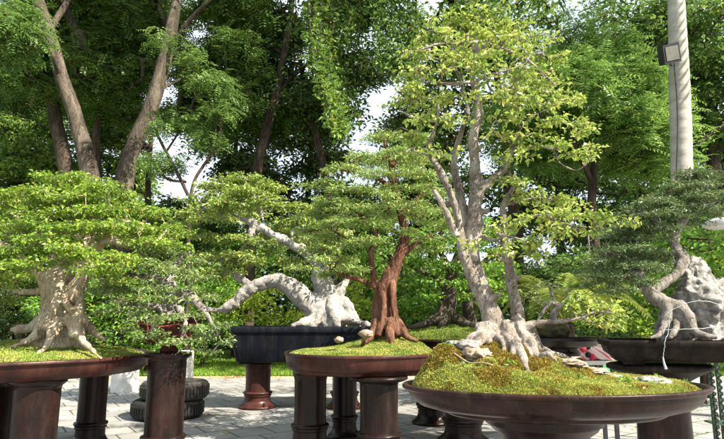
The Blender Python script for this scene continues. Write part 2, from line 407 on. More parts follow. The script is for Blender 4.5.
# paving: worn concrete slabs with thin joints
def paving_mat():
    m, n, l, b = new_mat('grey_concrete_pavers')
    tc = n.new('ShaderNodeTexCoord'); mp = n.new('ShaderNodeMapping'); mp.inputs['Rotation'].default_value = (0, 0, R(-33))
    l.new(tc.outputs['Object'], mp.inputs[0])
    br = n.new('ShaderNodeTexBrick'); br.offset = .5; br.inputs['Scale'].default_value = 1.0
    br.inputs['Brick Width'].default_value = .42; br.inputs['Row Height'].default_value = .42
    br.inputs['Mortar Size'].default_value = .012; br.inputs['Mortar Smooth'].default_value = .2
    br.inputs['Color1'].default_value = (.25, .25, .24, 1); br.inputs['Color2'].default_value = (.33, .33, .315, 1)
    br.inputs['Mortar'].default_value = (.09, .085, .075, 1); br.inputs['Bias'].default_value = 0
    l.new(mp.outputs[0], br.inputs['Vector'])
    nz = n.new('ShaderNodeTexNoise'); nz.inputs['Scale'].default_value = 1.6; nz.inputs['Detail'].default_value = 9; nz.inputs['Roughness'].default_value = .7
    l.new(tc.outputs['Object'], nz.inputs['Vector'])
    r = ramp(n, l, nz.outputs[0], [(.34, (.48, .45, .40)), (.46, (.85, .83, .80)), (.6, (1.0, .99, .97)), (.75, (1.12, 1.11, 1.08))])
    mx = n.new('ShaderNodeMix'); mx.data_type = 'RGBA'; mx.blend_type = 'MULTIPLY'; mx.inputs['Factor'].default_value = 1
    l.new(br.outputs['Color'], mx.inputs['A']); l.new(r.outputs[0], mx.inputs['B']); l.new(mx.outputs['Result'], b.inputs['Base Color'])
    b.inputs['Roughness'].default_value = .8
    n2 = n.new('ShaderNodeTexNoise'); n2.inputs['Scale'].default_value = 60; n2.inputs['Detail'].default_value = 4
    l.new(tc.outputs['Object'], n2.inputs['Vector'])
    ad = n.new('ShaderNodeMath'); ad.operation = 'MULTIPLY_ADD'; ad.inputs[1].default_value = -1.2
    l.new(br.outputs['Fac'], ad.inputs[0]); l.new(n2.outputs[0], ad.inputs[2])
    bp = n.new('ShaderNodeBump'); bp.inputs['Strength'].default_value = .5; bp.inputs['Distance'].default_value = .006
    l.new(ad.outputs[0], bp.inputs['Height']); l.new(bp.outputs[0], b.inputs['Normal'])
    return m
M['paving'] = paving_mat()
M['lawn'] = rough_mat('lawn_soil', [(.3, (.05, .08, .015)), (.6, (.10, .15, .03)), (.8, (.17, .18, .06))], 2.0, bump=.6, bscale=40)

M['lf_a'] = leaf_mat('yellow_green_broad_leaf', (.08, .13, .02), (.22, .31, .045), (.52, .53, .14), .42, patch=3)
M['lf_l'] = leaf_mat('bright_green_small_leaf', (.06, .125, .014), (.16, .26, .025), (.32, .40, .05), .4, patch=2)
M['lf_m'] = leaf_mat('soft_yellow_green_leaf', (.09, .14, .028), (.20, .28, .045), (.42, .46, .11), .38, patch=2)
M['lf_c'] = leaf_mat('grey_green_small_leaf', (.07, .12, .03), (.16, .23, .06), (.30, .36, .11), .35, patch=2)
M['lf_b'] = leaf_mat('sage_green_needle', (.085, .14, .03), (.20, .29, .06), (.36, .44, .12), .3, patch=2)
M['lf_r'] = leaf_mat('dull_green_needle', (.035, .07, .022), (.085, .14, .04), (.20, .26, .075), .25, patch=2)
M['lf_d'] = leaf_mat('fresh_green_leaf', (.05, .13, .012), (.12, .25, .022), (.24, .38, .04), .38, patch=1.6)
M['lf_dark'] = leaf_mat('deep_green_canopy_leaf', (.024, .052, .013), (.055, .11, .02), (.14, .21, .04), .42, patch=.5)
M['lf_mid'] = leaf_mat('green_canopy_leaf', (.038, .088, .018), (.095, .18, .032), (.22, .32, .065), .48, patch=.5)
M['lf_fresh'] = leaf_mat('fresh_feathery_leaf', (.055, .125, .025), (.135, .25, .045), (.28, .39, .09), .52, patch=.5)
M['lf_far'] = leaf_mat('light_green_tree_leaf', (.06, .13, .02), (.14, .24, .035), (.28, .36, .07), .4, patch=.5)
M['lf_vine'] = leaf_mat('bright_creeper_leaf', (.05, .10, .015), (.11, .20, .03), (.26, .36, .06), .4, patch=1)
M['lf_bamboo'] = leaf_mat('lime_shrub_leaf', (.12, .2, .02), (.25, .36, .03), (.42, .48, .05), .42, patch=1)
M['lf_palm'] = leaf_mat('olive_palm_leaf', (.08, .13, .02), (.18, .23, .035), (.34, .36, .07), .3, patch=1)
M['grass'] = leaf_mat('grass_blade', (.07, .15, .012), (.15, .27, .02), (.28, .38, .05), .35, patch=.8)
M['moss_light'] = leaf_mat('light_green_moss', (.14, .16, .025), (.31, .33, .06), (.54, .53, .14), .25, patch=9)
M['moss_gold'] = leaf_mat('golden_moss', (.11, .075, .012), (.25, .19, .025), (.44, .36, .06), .15, patch=10)
M['moss_green'] = leaf_mat('fresh_green_moss', (.08, .13, .015), (.18, .25, .03), (.36, .40, .07), .2, patch=5)

# ------------------------------------------------------------------ setting: ground, lawn, paving
def sheet(name, x0, x1, y0, y1, z, mat, nx=2, ny=2, kind='structure', fn=None):
    xs = np.linspace(x0, x1, nx); ys = np.linspace(y0, y1, ny); X, Y = np.meshgrid(xs, ys)
    Z = np.full_like(X, z)
    if fn is not None: X, Y, Z = fn(X, Y, Z)
    v = np.stack([X, Y, Z], -1).reshape(-1, 3)
    i = np.arange(ny - 1)[:, None] * nx; j = np.arange(nx - 1)[None]
    f = np.stack([i + j, i + j + 1, i + nx + j + 1, i + nx + j], -1).reshape(-1, 4)
    mb = MB(); mb.add(v, f); return tag(mb.build(name, mat), kind=kind)
sheet('lawn', -900, 900, -300, 1500, 0, M['lawn'], 10, 10)
PAVE_END = 12.2
sheet('pavement', -14, 16, -6, PAVE_END, .008, M['paving'])
def wav(X, Y, Z):
    k = (Y - Y.min()) / (Y.max() - Y.min())
    return X, Y + (.18 * np.sin(X * 1.7) + .1 * np.sin(X * 4.3)) * k, Z
sheet('path_edge', -14, 16, PAVE_END, PAVE_END + .75, .006, M['sand'], 120, 4, fn=wav)
# grass blades on the strip of lawn that can be seen
n = 90000
gx = rng.uniform(-9, 9, n); gy = PAVE_END + .45 + rng.random(n) ** 1.5 * 9
gx = gx * (gy / 12)
keep = vnoise(np.stack([gx, gy, gx * 0], -1), 1.5, 3) > .18
gx, gy = gx[keep], gy[keep]; n = len(gx)
mb = MB(); D = unit(n) * .5 + np.array((0, 0, 1.)); 
leaves(mb, np.stack([gx, gy, np.zeros(n)], -1), unit(n), D, rng.uniform(.05, .12, n), .02, .1, .3)
tag(mb.build('grass', M['grass'], smooth=False), kind='stuff')
# fallen leaves on paving and edge
def litter(name, c, s, n):
    p = rng.normal(size=(n, 3)) * np.array((s[0], s[1], 0)) + np.array(c)
    mb = MB(); leaves(mb, p + np.array((0, 0, .015)), unit(n) * .4 + np.array((0, 0, 1.)), unit(n) * np.array((1, 1, .1)), rng.uniform(.03, .07, n), .03, .2, .1)
    return tag(mb.build(name, M['dead_leaf'], smooth=False), kind='stuff')
g = at(243, 376, 12.3)
litter('fallen_leaves', (g[0], 12.35, 0.01), (.38, .15), 260)
p = np.array([(rng.uniform(-6, 6), rng.uniform(3.5, 12.4), .012) for _ in range(900)])
mb = MB(); leaves(mb, p, unit(900) * .3 + np.array((0, 0, 1.)), unit(900) * np.array((1, 1, .1)), rng.uniform(.03, .07, 900), .025, .2, .1)
tag(mb.build('scattered_leaves', M['dead_leaf'], smooth=False), kind='stuff')

# ------------------------------------------------------------------ pillars
def pillar(px, Y, w, top_z, label, mat='glaze_dark', group='glazed stand pillars', base=True, cap=1.0, ring=.14, X=None):
    X = at(px, 320, Y)[0] if X is None else X
    r = w * .5 * m_per_px(Y)
    t = thing('stand_pillar', label, 'pillar', (X, Y, 0), group)
    mb = MB(); lathe(mb, [(r * 1.04, .10), (r, .2), (r * .98, top_z * .5), (r * 1.0, top_z - .07)], (X, Y, 0)); mb.build('shaft', M[mat], t)
    mb = MB(); h = .1
    lathe(mb, [(0, 0.008), (r * 1.48, 0.008), (r * 1.5, .03), (r * 1.42, .045), (r * 1.25, .06), (r * 1.1, .09), (r * 1.05, .11)], (X, Y, 0)); mb.build('base', M[mat], t)
    mb = MB(); z = ring + .07; q = r * .99
    lathe(mb, [(q, z - .035), (q * 1.1, z - .03), (q * 1.12, z - .018), (q * 1.06, z - .01), (q * 1.16, z), (q * 1.2, z + .012), (q * 1.16, z + .024), (q * 1.02, z + .03), (q, z + .034)], (X, Y, 0)); mb.build('ring', M[mat], t)
    mb = MB(); c = cap
    lathe(mb, [(r, top_z - .075), (r * 1.04, top_z - .055), (r * (1 + .12 * c), top_z - .045), (r * (1 + .22 * c), top_z - .03), (r * (1 + .24 * c), top_z - .012), (r * (1 + .2 * c), top_z), (0, top_z)], (X, Y, 0))
    mb.build('capital', M[mat], t)
    return t

def domes(x, y, cell, seed=0):
    """cushion shapes: 1 at a cushion's crest, 0 in the crevices between"""
    q = np.stack([x.ravel(), y.ravel()], -1) / cell + 500.0; q = q + (vnoise(np.column_stack([q, q[:, 0] * 0]), 1.3, 77)[:, None] - .5) * .7
    i0 = np.floor(q).astype(np.int64); best = np.full(len(q), 9.)
    for dx in (-1, 0, 1):
        for dy in (-1, 0, 1):
            c = i0 + (dx, dy); z = c[:, 0] * 0
            p = c + np.stack([hash3(c[:, 0], c[:, 1], z, seed), hash3(c[:, 0], c[:, 1], z, seed + 1)], -1)
            sz = .75 + .5 * hash3(c[:, 0], c[:, 1], z, seed + 2)
            best = np.minimum(best, np.sqrt(((q - p) ** 2).sum(1)) / sz)
    return np.sqrt(np.clip(1 - (best / .95) ** 2, 0, 1)).reshape(x.shape)
def moss_bed(name, label, X, Y, z, a, b, hf, nt, mats, size, label2=None, rot=0, edge=.97, light_fn=None, lump=0.0):
    """mounded moss on a tray: bumpy bed with thousands of little tufts; thing > bed, tufts"""
    t = thing(name, label, 'moss', (X, Y, z))
    nr, na = (60, 120) if lump == 0 else (150, 420)
    rr = np.linspace(0, 1, nr) ** .9; aa = np.linspace(0, 2 * np.pi, na, endpoint=False)
    RR, AA = np.meshgrid(rr, aa, indexing='ij'); u = RR * np.cos(AA) * edge; v = RR * np.sin(AA) * edge
    def surf(u, v):
        x = u * a; y = v * b
        rad = np.sqrt(u * u + v * v); ed = np.clip((1 - rad / edge) * 6, 0, 1) ** .6
        p = np.stack([x, y, x * 0], -1).reshape(-1, 3)
        nzz = (fbm(p, 14, 5, 3).reshape(x.shape) - .5) * .035 * size / .012 + (fbm(p, 5, 9, 2).reshape(x.shape) - .5) * .05
        return X + x, Y + y, z - .03 + ed * .035 + ed * (hf(x, y) + nzz * np.clip(hf(x, y) * 12, .25, 1) + (domes(x, y, .085, 3) * .9 + domes(x, y, .034, 8) * .55 - .8) * lump * np.clip(hf(x, y) * 22, .3, 1))
    px_, py_, pz_ = surf(u, v)
    V = np.stack([px_, py_, pz_], -1).reshape(-1, 3)
    i = np.arange(nr - 1)[:, None] * na; j = np.arange(na)[None]; k = (j + 1) % na
    mb = MB(); mb.add(V, np.stack([i + j, i + k, i + na + k, i + na + j], -1).reshape(-1, 4))
    mb.build('moss_bed', M['moss_base'], t)
    th = rng.random(nt) * 6.2832; rd = np.sqrt(rng.random(nt)) * edge
    uu, vv = rd * np.cos(th), rd * np.sin(th)
    if lump: 
        kp = (domes(uu * a, vv * b, .034, 8) > .42) | (rng.random(nt) < .12); uu, vv = uu[kp], vv[kp]; nt = len(uu)
    x, y, zz = surf(uu, vv); P = np.stack([x, y, zz], -1)
    D = unit(nt) * .75 + np.array((0, 0, .8))
    sel = light_fn(uu * a, vv * b, P) if light_fn is not None else np.zeros(nt, int)
    names = ['moss_tufts', 'golden_moss_tufts', 'moss_tufts']
    for kk, mt in enumerate(mats):
        q = sel == kk
        if q.sum() == 0: continue
        mb = MB(); s = size * (.6 + .8 * rng.random(q.sum()))
        leaves(mb, P[q] - np.array((0, 0, size * .2)), unit(q.sum()), D[q], s, s * .5, .2, .2)
        mb.build(['moss_tufts', 'golden_tufts'][kk], M[mt], t, smooth=False)
    tag(t, kind='stuff')
    return t, lambda x, y: surf(np.atleast_1d((x - X) / a), np.atleast_1d((y - Y) / b))[2][0]

def tree(name, label, cat, loc, group=None): return thing(name, label, cat, loc, group)
def draw_twigs(mb, polys, thin=4):
    for P, rr in polys:
        P4 = np.column_stack([P, rr]); Q = spline(P4, 2)
        tube(mb, Q[:, :3], Q[:, 3], 5 if rr[0] > .006 else thin, cap=False)

# ================================================================== LEFT TRAY (L) and its tree
ZL = .90; XL, YL, RL = -3.15, 5.25, 1.2
def tray(name, label, X, Y, z, a, b, prof, mat, cat='tray', seg=96, group=None, rimprof=None):
    t = thing(name, label, cat, (X, Y, z + prof[-1][1] if False else z), group)
    mb = MB(); lathe(mb, prof, (X, Y, z), seg, a, b); mb.build('bowl', M[mat], t)
    if rimprof: mb = MB(); lathe(mb, rimprof, (X, Y, z), seg, a, b); mb.build('rim', M[mat], t)
    return t
rim_round = lambda w, h: [(1 - w, -h), (1 - w, -.004), (1 - w + .006, 0), (1 - .006, 0), (1, -.006), (1.0, -h)]
tray('round_tray', 'wide red brown round tray on stout pillars at the left edge', XL, YL, ZL, RL, RL,
     [(0, -.155), (.90, -.155), (.925, -.15), (.93, -.135), (.955, -.125), (.975, -.06), (.985, -.022)], 'glaze', rimprof=rim_round(.03, .024))
pillar(-3, 4.75, 44, ZL - .15, 'dark brown pillar cut by the left edge of the photo, under the left tray')
pillar(44, 4.62, 42, ZL - .15, 'thickest dark pillar under the left tray, second from the left edge')
pillar(99, 5.75, 26, ZL - .15, 'slim dark pillar with a low ring under the right end of the left tray', cap=.6)
mossL, surfL = moss_bed('moss_cover', 'bright green moss covering the wide left tray', XL, YL, ZL, RL * .965, RL * .965,
    lambda x, y: .10 * np.exp(-((x - .12) ** 2 + (y - .05) ** 2) / .35), 110000, ['moss_green', 'moss_light'], .016, lump=.010,
    light_fn=lambda x, y, P: (fbm(P, 6, 2, 2) > .5).astype(int))

tL = tree('bonsai_tree', 'broad domed bonsai with thick cream trunk and bright green layered crown on the left tray', 'bonsai', (XL + .4, YL, ZL))
YT = 5.2
mainL = [
    [(58, 352, 0, 70), (62, 330, 0, 58), (64, 305, 0, 50), (62, 285, 0, 44), (62, 268, .05, 36), (68, 245, .1, 24), (72, 220, .1, 15), (75, 195, .1, 8)],
    [(56, 300, 0, 34), (44, 278, -.05, 20), (32, 266, -.1, 14), (15, 252, -.2, 10), (-5, 240, -.3, 6)],
    [(72, 300, -.1, 30), (82, 278, -.12, 18), (92, 255, -.15, 14), (108, 240, -.2, 11), (130, 246, -.2, 8), (160, 240, -.2, 5)],
    [(66, 262, 0, 18), (90, 238, .15, 12), (120, 222, .3, 8), (150, 225, .4, 5)],
    [(64, 262, .1, 18), (40, 235, .3, 12), (15, 218, .5, 8)],
    [(58, 290, .1, 12), (30, 292, .15, 7), (8, 290, .2, 5), (-10, 285, .2, 3)],
    [(88, 256, -.1, 9), (96, 268, -.3, 6), (110, 272, -.4, 4)],
    # surface roots
    [(50, 320, -.1, 26), (36, 336, -.22, 13), (20, 344, -.3, 7), (4, 349, -.35, 3)],
    [(58, 322, -.2, 22), (48, 344, -.36, 10), (37, 354, -.5, 5), (28, 361, -.58, 2)],
    [(72, 318, -.15, 22), (82, 340, -.3, 10), (92, 350, -.42, 5), (101, 359, -.52, 2)],
    [(80, 318, -.05, 18), (96, 334, -.1, 10), (106, 341, -.15, 5)],
    [(50, 318, .1, 26), (30, 328, .2, 14), (12, 330, .3, 8)],
    [(64, 270, -.1, 10), (56, 300, -.22, 12), (44, 328, -.3, 11)],
    [(78, 282, -.12, 9), (80, 305, -.22, 12), (74, 335, -.32, 12)],
    [(60, 296, -.18, 7), (72, 310, -.24, 8), (88, 322, -.2, 8)],
]
skL = []; mb = MB()
for k, b_ in enumerate(mainL):
    s = skel_px(YT, b_, 6, .74); skL.append(s); tube(mb, s[:, :3], s[:, 3], 18, rough=.2, freq=7, seed=k)
trunk_me = remesh(mb, 'trunk', .012, [(9, .022, 3, .5), (26, .008, 8, .6)], 2)
padsL = [(48, 262, 24, 6, -.5), (82, 257, 24, 6, -.6), (62, 250, 34, 7, -.65), (20, 266, 26, 7, -.6), (105, 266, 24, 6, -.65), (5, 285, 24, 6, -.4), (118, 282, 18, 5, -.4), (-5, 268, 24, 7, -.4), (72, 183, 42, 11, .1, .35), (45, 192, 35, 9, -.1), (105, 194, 38, 10, 0, .4), (70, 200, 60, 9, -.2), (20, 205, 35, 10, .2), (0, 220, 35, 10, .1), (140, 212, 35, 10, .1),
         (60, 214, 40, 9, -.35), (100, 212, 35, 9, -.3), (30, 226, 38, 9, -.3), (125, 226, 38, 9, -.25), (165, 230, 28, 9, 0), (0, 240, 36, 9, -.1), (-25, 225, 30, 12, .1),
         (85, 228, 38, 8, -.5), (50, 240, 34, 8, -.5), (20, 252, 30, 8, -.45), (-15, 258, 32, 9, -.2), (150, 244, 34, 8, -.2), (172, 250, 18, 7, 0), (110, 258, 34, 8, -.45),
         (0, 272, 30, 8, -.4), (98, 272, 26, 7, -.55), (135, 262, 26, 7, -.3), (30, 205, 45, 12, .6, .6), (100, 205, 55, 14, .7, .6), (60, 235, 70, 14, .9, .5), (-10, 280, 28, 8, .1), (140, 235, 40, 12, .6, .5), (22, 276, 20, 6, -.55), (5, 300, 16, 5, .2)]
tips = pads_px(YT, [(p[0], p[1], p[2] * .86, p[3] * .72, *p[4:]) for p in padsL], 165)
sk = np.vstack(skL[:7])
mb = MB(); draw_twigs(mb, grow(sk, tips, .0022)); link_mesh(join_twigs(trunk_me, mb), 'trunk', M['bark_l'], tL)
mb = MB(); leaf_clusters(mb, tips, 32, .085, .032, .020, up=.9, flat=.45, droop=.2); mb.build('crown', M['lf_l'], tL, smooth=False)

# ================================================================== CENTRE TRAY (B) and its juniper
ZB = .90; XB, YB, RB = 0.0, 5.7, .755
tray('round_tray', 'red brown round tray carrying the red barked bonsai in the middle', XB, YB, ZB, RB, RB,
     [(0, -.19), (.80, -.19), (.88, -.185), (.90, -.17), (.905, -.155), (.935, -.15), (.95, -.135), (.965, -.12), (.975, -.07), (.985, -.022)], 'glaze', rimprof=rim_round(.03, .024))
pillar(311.5, 5.65, 31, ZB - .185, 'dark pillar under the left end of the middle round tray', cap=.5)
pillar(378.5, 5.22, 37, ZB - .185, 'thick pillar with flared top under the middle round tray, nearest of the three', cap=2.2)
pillar(345, 6.15, 22, ZB - .185, 'slim ringed pillar at the back under the middle round tray', cap=.5)
mossB, surfB = moss_bed('moss_cover', 'low mound of light green moss on the middle round tray', XB, YB, ZB, RB * .965, RB * .965,
    lambda x, y: .13 * np.exp(-((x - .22) ** 2 + (y - .0) ** 2) / .16), 80000, ['moss_light', 'moss_green'], .014, lump=.012,
    light_fn=lambda x, y, P: (fbm(P, 9, 2, 2) > .56).astype(int))
tB = tree('bonsai_tree', 'upright bonsai with stringy red brown trunk and sage needle pads on the middle tray', 'bonsai', (.25, 5.7, ZB))
mainB = [
    [(388, 338, 0, 42), (386, 322, 0, 36), (384, 305, 0, 34), (386, 290, 0, 28), (391, 275, 0, 20), (401, 252, 0, 16), (405, 235, 0, 13), (401, 212, 0, 12), (395, 190, .05, 10), (392, 170, .05, 8), (386, 150, 0, 5), (384, 135, 0, 3)],
    [(382, 306, -.03, 14), (377, 290, -.06, 11), (373, 272, -.1, 9), (371, 250, -.1, 7), (376, 232, -.1, 7), (366, 220, -.1, 5), (352, 210, -.15, 3)],
    [(374, 286, -.08, 9), (360, 280, -.15, 7), (345, 276, -.2, 5), (330, 268, -.2, 3)],
    [(400, 258, 0, 10), (415, 244, .1, 7), (432, 236, .2, 5), (448, 238, .2, 3)],
    [(396, 192, 0, 8), (380, 180, -.1, 6), (360, 172, -.15, 4), (342, 170, -.2, 3)],
    [(402, 215, 0, 8), (418, 198, .05, 6), (432, 180, .1, 4), (440, 160, .1, 3)],
    [(371, 245, -.1, 6), (352, 240, -.2, 4), (335, 232, -.2, 3)],
    [(392, 166, 0, 6), (405, 150, .1, 4), (418, 140, .1, 3)],
    [(378, 322, -.1, 18), (370, 338, -.2, 9), (362, 345, -.3, 4)], [(396, 322, -.1, 18), (408, 337, -.2, 9), (418, 341, -.2, 4)],
    [(388, 320, -.15, 16), (392, 345, -.3, 8)], [(380, 285, -.09, 9), (384, 310, -.14, 10), (378, 336, -.2, 10)], [(392, 282, -.07, 9), (394, 305, -.14, 9), (398, 335, -.18, 9)],
]
skB = []; mb = MB()
for k, b_ in enumerate(mainB):
    s = skel_px(5.7, b_, 6, .70); skB.append(s); tube(mb, s[:, :3], s[:, 3], 14, rough=.28, freq=14, seed=k)
trunk_me = remesh(mb, 'trunk', .009, [(22, .014, 4, .16), (50, .004, 9, .3)], 1)
padsB = [(408, 172, 26, 6, -.3), (420, 188, 26, 6, -.3), (398, 205, 20, 5, -.35), (425, 212, 26, 5, -.3), (408, 232, 16, 4, -.3), (440, 212, 22, 6, -.1), (385, 196, 22, 5, -.4), (372, 240, 18, 4, -.35), (384, 138, 26, 8, 0), (412, 140, 26, 9, .1), (400, 155, 30, 8, -.1), (432, 158, 24, 9, .1), (365, 158, 26, 7, -.1), (345, 170, 28, 7, -.15), (375, 175, 26, 6, -.25), (325, 185, 28, 7, -.1),
         (352, 190, 32, 6, -.25), (335, 203, 32, 6, -.2), (362, 208, 26, 5, -.3), (318, 215, 28, 6, 0), (345, 224, 34, 6, -.25), (375, 226, 22, 5, -.3), (425, 178, 26, 7, .1), (440, 195, 22, 7, .15),
         (418, 205, 24, 6, 0), (330, 238, 30, 6, -.15), (358, 243, 26, 5, -.25), (312, 250, 22, 6, -.1), (335, 260, 26, 6, -.2), (352, 270, 24, 5, -.25), (330, 275, 20, 5, -.15), (310, 232, 24, 6, .2),
         (428, 222, 24, 6, .1), (448, 228, 22, 6, .2), (425, 240, 20, 5, .05), (400, 188, 20, 6, -.2), (395, 160, 40, 9, .45, .4), (370, 215, 50, 10, .5, .4), (430, 250, 22, 6, .3)]
tips = pads_px(5.7, [(p[0], p[1], p[2] * .84, p[3] * .75, *p[4:]) for p in padsB], 235)
mb = MB(); draw_twigs(mb, grow(np.vstack(skB[:8]), tips, .0022)); link_mesh(join_twigs(trunk_me, mb), 'trunk', M['bark_b'], tB)
mb = MB(); leaf_clusters(mb, tips, 34, .065, .036, .011, up=.8, flat=.5, droop=.1, fold=.1); mb.build('crown', M['lf_b'], tB, smooth=False)

def stone(name, label, px, py, Y, w, h, mat, seed, parent=None, d=None, amp=.3, freq=9, cat='stone', sub=4):
    import bmesh
    bm = bmesh.new(); bmesh.ops.create_icosphere(bm, subdivisions=sub, radius=1)
    me = bpy.data.meshes.new(name); bm.to_mesh(me); bm.free()
    n = len(me.vertices); co = np.zeros(n * 3); me.vertices.foreach_get('co', co); co = co.reshape(-1, 3)
    s = m_per_px(Y); c = at(px, py, Y); sz = np.array((w * s / 2, (d or w) * s / 2, h * s / 2))
    k = (fbm(co * 1.0, 1.6, seed, 3) - .5) * 2 * amp + (fbm(co, 5, seed + 7, 3) - .5) * amp * .8 - np.abs(fbm(co, 3, seed + 3, 3) - .5) * amp * .9
    co = co * (1 + k)[:, None] * sz
    me.vertices.foreach_set('co', co.ravel()); me.polygons.foreach_set('use_smooth', np.ones(len(me.polygons), bool)); me.update()
    o = link_mesh(me, name, mat); o.location = Vector(c)
    if parent is not None: o.parent = parent; o.matrix_parent_inverse = Matrix.Translation(-parent.location)
    elif label: tag(o, label, cat)
    return o
stone('stone', 'small tan stone on the moss at the left foot of the red barked bonsai', 366, 334, 5.35, 15, 8, M['rock_pale'], 3)
stone('stone', 'tiny round stone near the left rim of the middle tray', 339, 340, 5.35, 10, 6, M['rock_pale'], 5)

# ================================================================== FRONT TRAY (A), moss mound and tall bonsai
YA = 2.62; ZA = CAM_H - (380.5 - 320) / F * YA; aA = 145.5 * m_per_px(YA); bA = aA * .62; XA = (546.5 - 362) / F * YA
tray('oval_tray', 'large plum brown oval tray in the foreground holding mossy roots and the tallest bonsai', XA, YA, ZA, aA, bA,
     [(0, -.128), (.64, -.128), (.70, -.126), (.725, -.118), (.73, -.108), (.80, -.102), (.88, -.088), (.935, -.062), (.958, -.035), (.965, -.02)], 'glaze_plum', seg=160,
     rimprof=[(.93, -.03), (.955, -.006), (.965, 0), (.992, 0), (1.0, -.004), (1.0, -.014), (.985, -.022), (.96, -.024)])
t = thing('pedestal', 'wide turned dark brown pedestal under the foreground oval tray', 'pedestal', (XA - .05, YA, 0))
mb = MB(); lathe(mb, [(.262, ZA - .129), (.262, ZA - .142), (.25, ZA - .15), (.252, ZA - .165), (.235, ZA - .175), (.225, ZA - .19), (.19, ZA - .215), (.17, ZA - .30), (.16, .3), (.17, .12)], (XA - .05, YA, 0), 64, 1, .9); mb.build('shaft', M['glaze_dark'], t)
mb = MB(); lathe(mb, [(.172, .14), (.2, .1), (.26, .06), (.28, .03), (.28, .008), (0, .008)], (XA - .05, YA, 0), 64); mb.build('base', M['glaze_dark'], t)
def hA(x, y):
    h = .125 * np.exp(-((x + .24) / .27) ** 2 - ((y - .10) / .26) ** 2) + .022 * np.exp(-((x - .08) / .26) ** 2 - ((y - .10) / .26) ** 2) + .012 - .014 * np.clip(x * 5, 0, 1)
    h = h + .045 * np.exp(-((x + .5) / .14) ** 2 - ((y + .02) / .2) ** 2)
    return h
def selA(x, y, P):
    v = fbm(P, 11, 21, 3) + (P[:, 2] - (ZA + .05)) * 2.6 + (rng.random(len(P)) - .5) * .12
    return (v > .51).astype(int)
mossA, surfA = moss_bed('moss_mound', 'thick yellow green and golden moss heaped on the foreground oval tray', XA, YA, ZA, aA * .955, bA * .955, hA, 330000, ['moss_light', 'moss_gold'], .0125, light_fn=selA, lump=.062)

tA = tree('bonsai_tree', 'tallest airy bonsai with several grey stems and yellow green leaves on the foreground oval tray', 'bonsai', (XA - .2, YA, ZA))
YM = 2.78
mainA = [
    [(500, 356, 0, 36), (498, 338, 0, 32), (492, 318, 0, 27), (484, 296, 0, 25), (475, 272, 0, 25), (471, 250, 0, 23), (475, 225, 0, 21), (475, 206, 0, 20), (477, 188, 0, 20), (475, 165, 0, 15), (473, 140, 0, 14), (478, 118, 0, 13), (478, 98, 0, 11), (472, 76, 0, 8), (474, 56, 0, 7), (479, 35, 0, 4), (484, 18, 0, 2)],
    [(494, 322, .01, 18), (476, 285, -.03, 18), (464, 256, -.04, 14), (461, 236, -.04, 12), (458, 218, -.04, 11), (450, 192, -.05, 10), (438, 168, -.06, 9), (428, 150, -.06, 7), (436, 125, -.08, 5), (438, 105, -.1, 4), (432, 85, -.1, 2.5)],
    [(470, 250, .03, 14), (466, 222, .04, 12), (459, 190, .05, 11), (454, 162, .06, 9), (462, 130, .06, 7), (468, 108, .06, 6), (460, 80, .08, 4), (452, 58, .08, 3)],
    [(456, 236, -.05, 9), (447, 214, -.07, 8), (438, 197, -.08, 6.5), (434, 190, -.08, 4.5)],
    [(476, 192, -.01, 14), (489, 182, -.02, 11), (503, 170, -.04, 9), (511, 152, -.05, 7), (518, 134, -.05, 5), (530, 118, -.05, 3.5), (545, 110, -.05, 2)],
    [(510, 345, 0, 26), (518, 325, 0, 19), (517, 308, 0, 17), (512, 289, 0, 15), (509, 266, 0, 13), (504, 246, 0, 12), (505, 225, 0, 10), (503, 206, 0, 8), (512, 190, -.02, 5), (516, 175, -.03, 3)],
    [(505, 230, 0, 7), (522, 221, -.05, 5), (541, 215, -.1, 4.5), (556, 221, -.13, 4), (574, 226, -.16, 3.5), (597, 227, -.2, 2.5), (616, 222, -.22, 1.5)],
    [(513, 150, -.05, 5), (534, 147, -.08, 4), (552, 149, -.1, 3.5), (560, 163, -.12, 3), (577, 170, -.12, 2.5), (590, 160, -.12, 1.5)],
    [(484, 238, -.03, 5), (495, 240, -.07, 4), (507, 236, -.1, 3), (522, 240, -.12, 2)],
    [(473, 56, 0, 6), (483, 47, -.02, 6), (500, 48, -.05, 5), (520, 56, -.07, 4), (540, 70, -.1, 3), (555, 85, -.1, 2)],
    [(478, 98, 0, 7), (492, 97, -.05, 5), (508, 93, -.08, 4), (525, 100, -.1, 3), (545, 105, -.12, 2)],
    [(470, 82, 0, 6), (452, 84, -.08, 5), (430, 82, -.1, 4), (412, 84, -.12, 2.5)],
    [(477, 42, 0, 5), (455, 44, -.08, 4), (438, 44, -.1, 3), (420, 50, -.12, 2)],
    [(440, 118, -.08, 5), (425, 122, -.12, 4), (410, 116, -.15, 3), (398, 110, -.15, 2)],
    [(436, 100, -.09, 4), (422, 98, -.1, 3), (408, 100, -.1, 2)],
    [(476, 60, 0, 5), (470, 40, .08, 4), (460, 24, .1, 2.5)], [(477, 80, 0, 5), (500, 72, .1, 4), (520, 66, .15, 3)],
    [(428, 150, -.06, 5), (414, 148, -.1, 3.5), (402, 154, -.12, 2)], [(503, 206, 0, 5), (522, 200, .05, 4), (545, 198, .08, 3), (565, 204, .1, 2)],
    # low branch running right from the root
    [(512, 338, -.04, 16), (528, 326, -.06, 11), (545, 322, -.08, 7), (562, 321, -.1, 5.5), (580, 318, -.12, 4.5), (597, 312, -.14, 3.5), (615, 314, -.16, 2.5), (630, 318, -.17, 1.5)],
    [(580, 318, -.12, 3), (592, 322, -.15, 2.5), (606, 328, -.17, 1.5)],
]
skA = []; mb = MB()
for k, b_ in enumerate(mainA):
    s = skel_px(YM, b_, 6, .75); skA.append(s); tube(mb, s[:, :3], s[:, 3], 14, rough=.2, freq=22, seed=k)
rr_ = np.random.default_rng(5)
